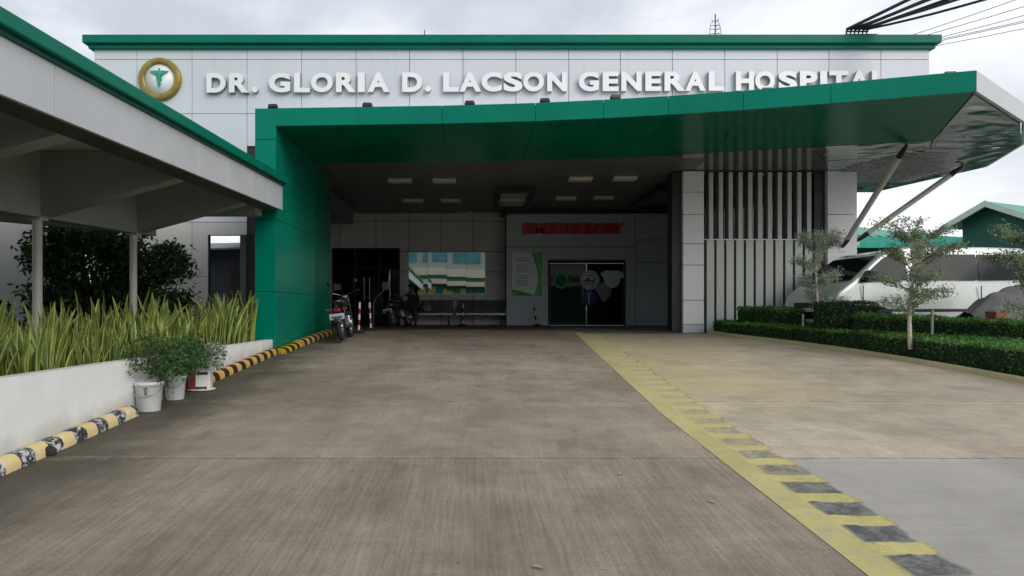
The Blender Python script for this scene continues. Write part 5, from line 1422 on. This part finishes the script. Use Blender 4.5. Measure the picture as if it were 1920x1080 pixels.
# ------------------------------------------------------------------ seated person
def skin_obj(name, verts, edges, radii, m, parent, sub=2):
    me = bpy.data.meshes.new(name); me.from_pydata(verts, edges, []); me.materials.append(M[m])
    o = bpy.data.objects.new(name, me); COL.objects.link(o); o.parent = parent
    sk = o.modifiers.new('skin', 'SKIN'); sk.use_smooth_shade = True
    if not me.skin_vertices: me.attributes
    lay = me.skin_vertices[0].data if me.skin_vertices else None
    if lay:
        for i, r in enumerate(radii): lay[i].radius = (r, r) if not isinstance(r, tuple) else r
        lay[0].use_root = True
    ss = o.modifiers.new('sub', 'SUBSURF'); ss.levels = sub; ss.render_levels = sub
    return o
def ensure_skin(me):
    bm = bmesh.new(); bm.from_mesh(me); bm.verts.layers.skin.verify(); bm.to_mesh(me); bm.free()
def skinned(name, verts, edges, radii, m, parent, sub=2):
    me = bpy.data.meshes.new(name); me.from_pydata(verts, edges, []); ensure_skin(me); me.materials.append(M[m])
    o = bpy.data.objects.new(name, me); COL.objects.link(o); o.parent = parent
    lay = me.skin_vertices[0].data
    for i, r in enumerate(radii): lay[i].radius = r if isinstance(r, tuple) else (r, r); lay[i].use_root = (i == 0)
    sk = o.modifiers.new('skin', 'SKIN'); sk.use_smooth_shade = True
    ss = o.modifiers.new('sub', 'SUBSURF'); ss.levels = sub; ss.render_levels = sub
    return o
pe = thing('person', 'person in dark top and brown trousers sitting on the left bench', 'person', (UX(772, 21.6), 21.62, FL))
# pelvis root at bench height, facing the camera (-Y)
V_ = [(0, 0, .53), (0, .02, .68), (0, .0, .85), (0, -.01, 1.0), (0, -.01, 1.08), (0, -.03, 1.16), (0, -.04, 1.28), (0, -.04, 1.36)]
E_ = [(0, 1), (1, 2), (2, 3), (3, 4), (4, 5), (5, 6), (6, 7)]
r_ = [(.15, .11), (.14, .10), (.155, .11), (.14, .09), (.055, .055), (.055, .06), (.078, .095), (.055, .07)]
def limb(start, pts, rad):
    p = start
    for q, r in zip(pts, rad): V_.append(q); r_.append(r); E_.append((p, len(V_) - 1)); p = len(V_) - 1
    return p
for s in (-1, 1):
    limb(0, [(s * .10, -.05, .52), (s * .13, -.25, .51), (s * .15, -.45, .50), (s * .15, -.44, .30), (s * .16, -.43, .10), (s * .17, -.50, .04), (s * .18, -.60, .035)], [.09, .082, .062, .056, .042, .04, .034])
    w_e = limb(3, [(s * .17, -.01, 1.0), (s * .22, .0, .85), (s * .235, -.03, .73), (s * .18, -.22, .63), (s * .14, -.30, .60)], [.058, .048, .042, .034, .028])
body = skinned('body', V_, E_, r_, 'skin', pe)
# clothes, hair, hands, face details
tv_ = [(0, 0, .58), (0, .02, .70), (0, .0, .85), (0, -.01, 1.0), (0, -.01, 1.055)]; te = [(0, 1), (1, 2), (2, 3), (3, 4)]; tr = [(.165, .12), (.155, .115), (.17, .122), (.152, .10), (.075, .07)]
for s in (-1, 1):
    b_ = len(tv_); tv_ += [(s * .17, -.01, 1.0), (s * .225, .0, .84), (s * .235, -.02, .76)]; te += [(3, b_), (b_, b_ + 1), (b_ + 1, b_ + 2)]; tr += [.07, .062, .055]
skinned('shirt', tv_, te, tr, 'shirt', pe)
tv_ = [(0, 0, .56)]; te = []; tr = [(.17, .125)]
for s in (-1, 1):
    b_ = len(tv_); tv_ += [(s * .10, -.05, .53), (s * .13, -.25, .515), (s * .15, -.45, .505), (s * .15, -.44, .30), (s * .16, -.43, .12)]; te += [(0, b_)] + [(b_ + i, b_ + i + 1) for i in range(4)]; tr += [.10, .093, .074, .068, .062]
skinned('trousers', tv_, te, tr, 'trousers', pe)
mb = MB(); mb.blob((0, -.025, 1.335), (.092, .108, .092), 16, 10); mb.blob((0, .03, 1.26), (.085, .07, .11), 14, 9); mb.build('hair', 'hair', pe)
mb = MB()
for s in (-1, 1): mb.blob((s * .032, -.118, 1.285), (.012, .008, .008), 8, 6)
mb.build('eye', 'reflector', pe)
mb = MB(); mb.blob((0, -.128, 1.26), (.013, .02, .022), 8, 6); mb.blob((0, -.115, 1.222), (.028, .012, .009), 8, 6); mb.blob((-.082, -.03, 1.27), (.012, .02, .03), 8, 6); mb.blob((.082, -.03, 1.27), (.012, .02, .03), 8, 6); mb.build('face', 'skin', pe)
for s in (-1, 1):
    hv = [(s * .14, -.30, .60), (s * .125, -.35, .59), (s * .115, -.39, .585)]; he = [(0, 1), (1, 2)]; hr = [(.028, .02), (.036, .017), (.034, .015)]
    for q in range(4):
        b_ = len(hv); ox = (q - 1.5) * .018
        hv += [(s * .115 + ox, -.405, .583), (s * .112 + ox, -.435 - .006 * (1.5 - abs(q - 1.5)), .575), (s * .11 + ox, -.46 - .008 * (1.5 - abs(q - 1.5)), .558)]; he += [(2, b_), (b_, b_ + 1), (b_ + 1, b_ + 2)]; hr += [.009, .0085, .0075]
    b_ = len(hv); hv += [(s * .09, -.36, .585), (s * .07, -.385, .58)]; he += [(1, b_), (b_, b_ + 1)]; hr += [.011, .009]
    skinned('hand', hv, he, hr, 'skin', pe)
for s in (-1, 1):
    mb = MB(); mb.blob((s * .175, -.53, .035), (.048, .13, .045), 12, 8); mb.build('shoe', 'black', pe)

# ------------------------------------------------------------------ motorcycles
def make_moto(name, label, loc, rz, paint):
    """front points +Y, rear wheel towards -Y"""
    t = thing(name, label, 'motorcycle', loc, rz, group='parked motorcycles'); t.rotation_euler = (0, R(-7), rz)
    for y in (-.62, .64):
        w = MB(); w.lathe([(.225, -.04), (.27, -.05), (.30, -.025), (.305, 0), (.30, .025), (.27, .05), (.225, .04), (.225, -.04)], n=30, axis='X'); w.v = [(v[0], v[1] + y, v[2] + .305) for v in w.v]; wh = w.build('wheel', 'rubber', t)
        r = MB(); r.lathe([(.215, -.03), (.226, -.035), (.226, .035), (.215, .03), (.215, -.03)], n=26, axis='X'); r.lathe([(.0, -.07), (.04, -.07), (.045, 0), (.04, .07), (.0, .07)], n=12, axis='X')
        for k in range(10):
            a = 2 * PI * k / 10; r.tube([(0, .03 * math.cos(a), .03 * math.sin(a)), (0, .22 * math.cos(a + .15), .22 * math.sin(a + .15))], .006, 4)
        r.v = [(v[0], v[1] + y, v[2] + .305) for v in r.v]; r.build('rim', 'alu', wh)
    f = MB()
    f.tube([(0, .42, .92), (0, .1, .80), (0, -.55, .74)], .022, 8); f.tube([(0, .42, .88), (0, .22, .35), (0, -.15, .30)], .022, 8)
    for s in (-1, 1):
        f.tube([(s * .07, -.12, .34), (s * .09, -.62, .305)], .018, 7); f.tube([(s * .10, -.60, .33), (s * .10, -.48, .70)], .024, 8)
    f.build('frame', 'black', t)
    f = MB()
    for s in (-1, 1): f.tube([(s * .085, .64, .305), (s * .085, .46, .82), (s * .08, .42, .95)], .022, 8)
    f.build('fork', 'chrome', t)
    b = MB(); b.blob((0, .16, .82), (.13, .26, .12), 14, 9); b.build('fuel_tank', paint, t)
    b = MB(); b.hexa([(-.11, -.62, .75), (.11, -.62, .75), (.13, -.02, .74), (-.13, -.02, .74), (-.10, -.66, .83), (.10, -.66, .83), (.12, -.0, .80), (-.12, -.0, .80)]); b.build('seat', 'black', t, .03)
    b = MB(); b.box(-.14, .14, -.1, .22, .28, .52); b.lathe([(.0, -.18), (.10, -.17), (.10, .17), (0, .18)], (0, .04, .36), 16, axis='X'); b.build('engine', 'alu', t, .03)
    b = MB(); b.tube([(.12, .2, .38), (.16, .1, .26), (.16, -.3, .28), (.17, -.72, .36)], [.02, .022, .04, .045], 12); b.build('exhaust', 'chrome', t)
    for nm, y, a0, a1 in (('rear_fender', -.62, 20, 165), ('front_fender', .64, 40, 150)):
        b = MB(); n = 14; vs = []
        for k in range(n + 1):
            a = R(a0 + (a1 - a0) * k / n); rr = .35
            for x in (-.075, -.05, .05, .075): vs.append((x, y + rr * math.cos(a) * (1 if nm == 'rear_fender' else 1), .305 + (rr - (.03 if abs(x) > .06 else 0)) * math.sin(a)))
        b.add(vs, [(k * 4 + q, (k + 1) * 4 + q, (k + 1) * 4 + q + 1, k * 4 + q + 1) for k in range(n) for q in range(3)], 0, True); b.build(nm, paint, t)
    b = MB(); b.box(-.075, .075, -.92, -.85, .60, .68); b.build('tail_light', 'tail_red', t, .02)
    b = MB(); b.tube([(0, -.66, .76), (0, -.86, .72)], .03, 8); b.tube([(-.11, -.60, .80), (-.12, -.80, .83), (.12, -.80, .83), (.11, -.60, .80)], .012, 7); b.build('grab_rail', 'chrome', t)
    b = MB(); b.hexa([(-.15, -.92, .45), (.15, -.92, .45), (.15, -.915, .45), (-.15, -.915, .45), (-.15, -.935, .57), (.15, -.935, .57), (.15, -.93, .57), (-.15, -.93, .57)]); pl = b.build('number_plate', 'plate', t)
    b = MB()
    for k in range(6): b.box(-.11 + k * .038, -.085 + k * .038, -.935, -.931, .475, .52)
    b.build('plate_text', 'ink', pl)
    for s in (-1, 1):
        b = MB(); b.tube([(s * .11, -.87, .66), (s * .17, -.87, .66)], .008, 5); b.blob((s * .19, -.87, .66), (.035, .03, .025), 8, 6); b.build('turn_signal', 'rust', t)
    b = MB(); b.tube([(-.36, .26, 1.06), (-.22, .40, 1.04), (-.06, .42, .98), (.06, .42, .98), (.22, .40, 1.04), (.36, .26, 1.06)], .014, 8); hb = b.build('handlebar', 'chrome', t)
    for s in (-1, 1):
        b = MB(); b.tube([(s * .36, .26, 1.06), (s * .25, .36, 1.045)], .02, 8); b.build('grip', 'rubber', hb)
        b = MB(); b.tube([(s * .22, .38, 1.05), (s * .28, .36, 1.24)], .006, 5); b.lathe([(.0, -.008), (.055, -.006), (.05, .008), (.0, .01)], (s * .29, .36, 1.28), 14, axis='Y'); b.build('mirror', 'black', hb)
    b = MB(); b.lathe([(.0, .06), (.085, .05), (.09, .0), (.05, -.10), (0, -.11)], (0, .54, .90), 16, axis='Y'); b.build('headlight', 'headlamp', t)
    b = MB(); b.tube([(-.10, .02, .30), (-.26, -.05, .0)], .012, 6); b.build('side_stand', 'dark', t)
    return t
make_moto('motorcycle', 'dark motorcycle with red tail light and white plate beside the green pillar', (-2.80, 14.0, g(14.0) + .015), R(3), 'moto_dark')
make_moto('motorcycle', 'dark motorcycle half hidden in the shade in front of the left bench', (UX(752, 20.3), 20.35, FL + .01), R(-16), 'moto_dark')
# the first one stands on the ramp: tip it with the slope
# railing of the accessibility ramp at the main door
ra = thing('handrail', 'bent metal handrail in front of the dark main entrance', 'handrail', (UX(704, 21.3), 21.3, FL))
b = MB(); b.tube([(-.06, 0, .0), (-.06, 0, .78), (.05, 0, .98), (.42, 0, 1.30), (.46, .1, 1.9)], .02, 8); b.tube([(-.06, 0, .4), (.5, 0, .42)], .016, 8); b.tube([(.46, .1, 0), (.46, .1, 1.9)], .02, 8); b.build('rail', 'alu', ra)

# ------------------------------------------------------------------ building across the street (mirrored in the window and doors)
sb = thing('street_building', 'yellow and cream building with teal windows across the street, seen mirrored in the window', 'building', (-2, -14, 0))
def sp(m_, name, mm, bev=0):
    return m_.build(name, mm, sb, bev)
b = MB(); b.box(-16, 16, -8, 0, -.07, 3.74); sp(b, 'lower_wall', 'wall_green')
for k in range(5):
    b = MB(); b.box(-7 + k * 1.9, -5.8 + k * 1.9, .005, .09, 2.3, 3.5 - .2 * (k % 2)); sp(b, 'yellow_board', 'ylw_wall')
b = MB(); b.box(-16, 16, -8, -.3, 3.9, 9.0); sp(b, 'upper_wall', 'white_wall')
b = MB(); b.box(-16, 16, -.29, .9, 3.75, 4.15); sp(b, 'cream_band', 'cream', .02)
b = MB(); b.box(-16, 16, -.29, .5, 4.60, 5.25); sp(b, 'cream_band', 'cream', .02)
b = MB(); b.box(-16, 16, -.28, .3, 4.16, 4.59); sp(b, 'green_band', 'wall_green')
for k in range(14):
    b = MB(); b.box(-15.5 + k * 2.2, -13.9 + k * 2.2, -.29, -.2, 5.9, 7.4); sp(b, 'window', 'teal_glass')
for k in range(6):
    b = MB(); b.box(-14 + k * 5, -12 + k * 5, .0, .06, .2, 2.6); sp(b, 'shop_front', 'wall_green')

# ------------------------------------------------------------------ light and sky
world = bpy.data.worlds.new('World'); scene.world = world; world.use_nodes = True
nt = world.node_tree
bg = nt.nodes['Background']
sky = nt.nodes.new('ShaderNodeTexSky'); sky.sky_type = 'NISHITA'; sky.sun_disc = False
SUN_EL, SUN_AZ = 32, 140
sky.sun_elevation = R(SUN_EL); sky.sun_rotation = R(SUN_AZ); sky.air_density = 1.2; sky.dust_density = 3.0
tc = nt.nodes.new('ShaderNodeTexCoord')
v = mapping(nt, tc.outputs['Generated'], (1.0, 1.0, 2.6))
n1 = noise(nt, v, 2.1, 5, .55, .4); n2 = noise(nt, v, .9, 2, .5)
fac = math_node(nt, 'MULTIPLY_ADD', n2, .5, math_node(nt, 'MULTIPLY', n1, .5))
cl = mixc(nt, mapr(nt, fac, .42, .58), (5.0, 5.3, 5.85), (8.5, 8.7, 9.1))
cl = mixc(nt, .12, cl, sky.outputs[0])
nt.links.new(cl, bg.inputs[0]); bg.inputs[1].default_value = .132
sun = bpy.data.lights.new('sun', 'SUN'); so = bpy.data.objects.new('sun', sun); COL.objects.link(so)
sun.energy = 1.5; sun.angle = R(36); sun.color = (1, .955, .89)
# sun from behind the camera, high, from the left
az = R(SUN_AZ); el = R(SUN_EL)
sd = Vector((math.sin(az) * math.cos(el), math.cos(az) * math.cos(el), math.sin(el)))
so.rotation_euler = sd.to_track_quat('Z', 'Y').to_euler(); so.location = sd * 50

scene.render.engine = 'CYCLES'
scene.view_settings.view_transform = 'Standard'; scene.view_settings.look = 'None'; scene.view_settings.exposure = 0
scene.cycles.max_bounces = 8; scene.cycles.use_denoising = True
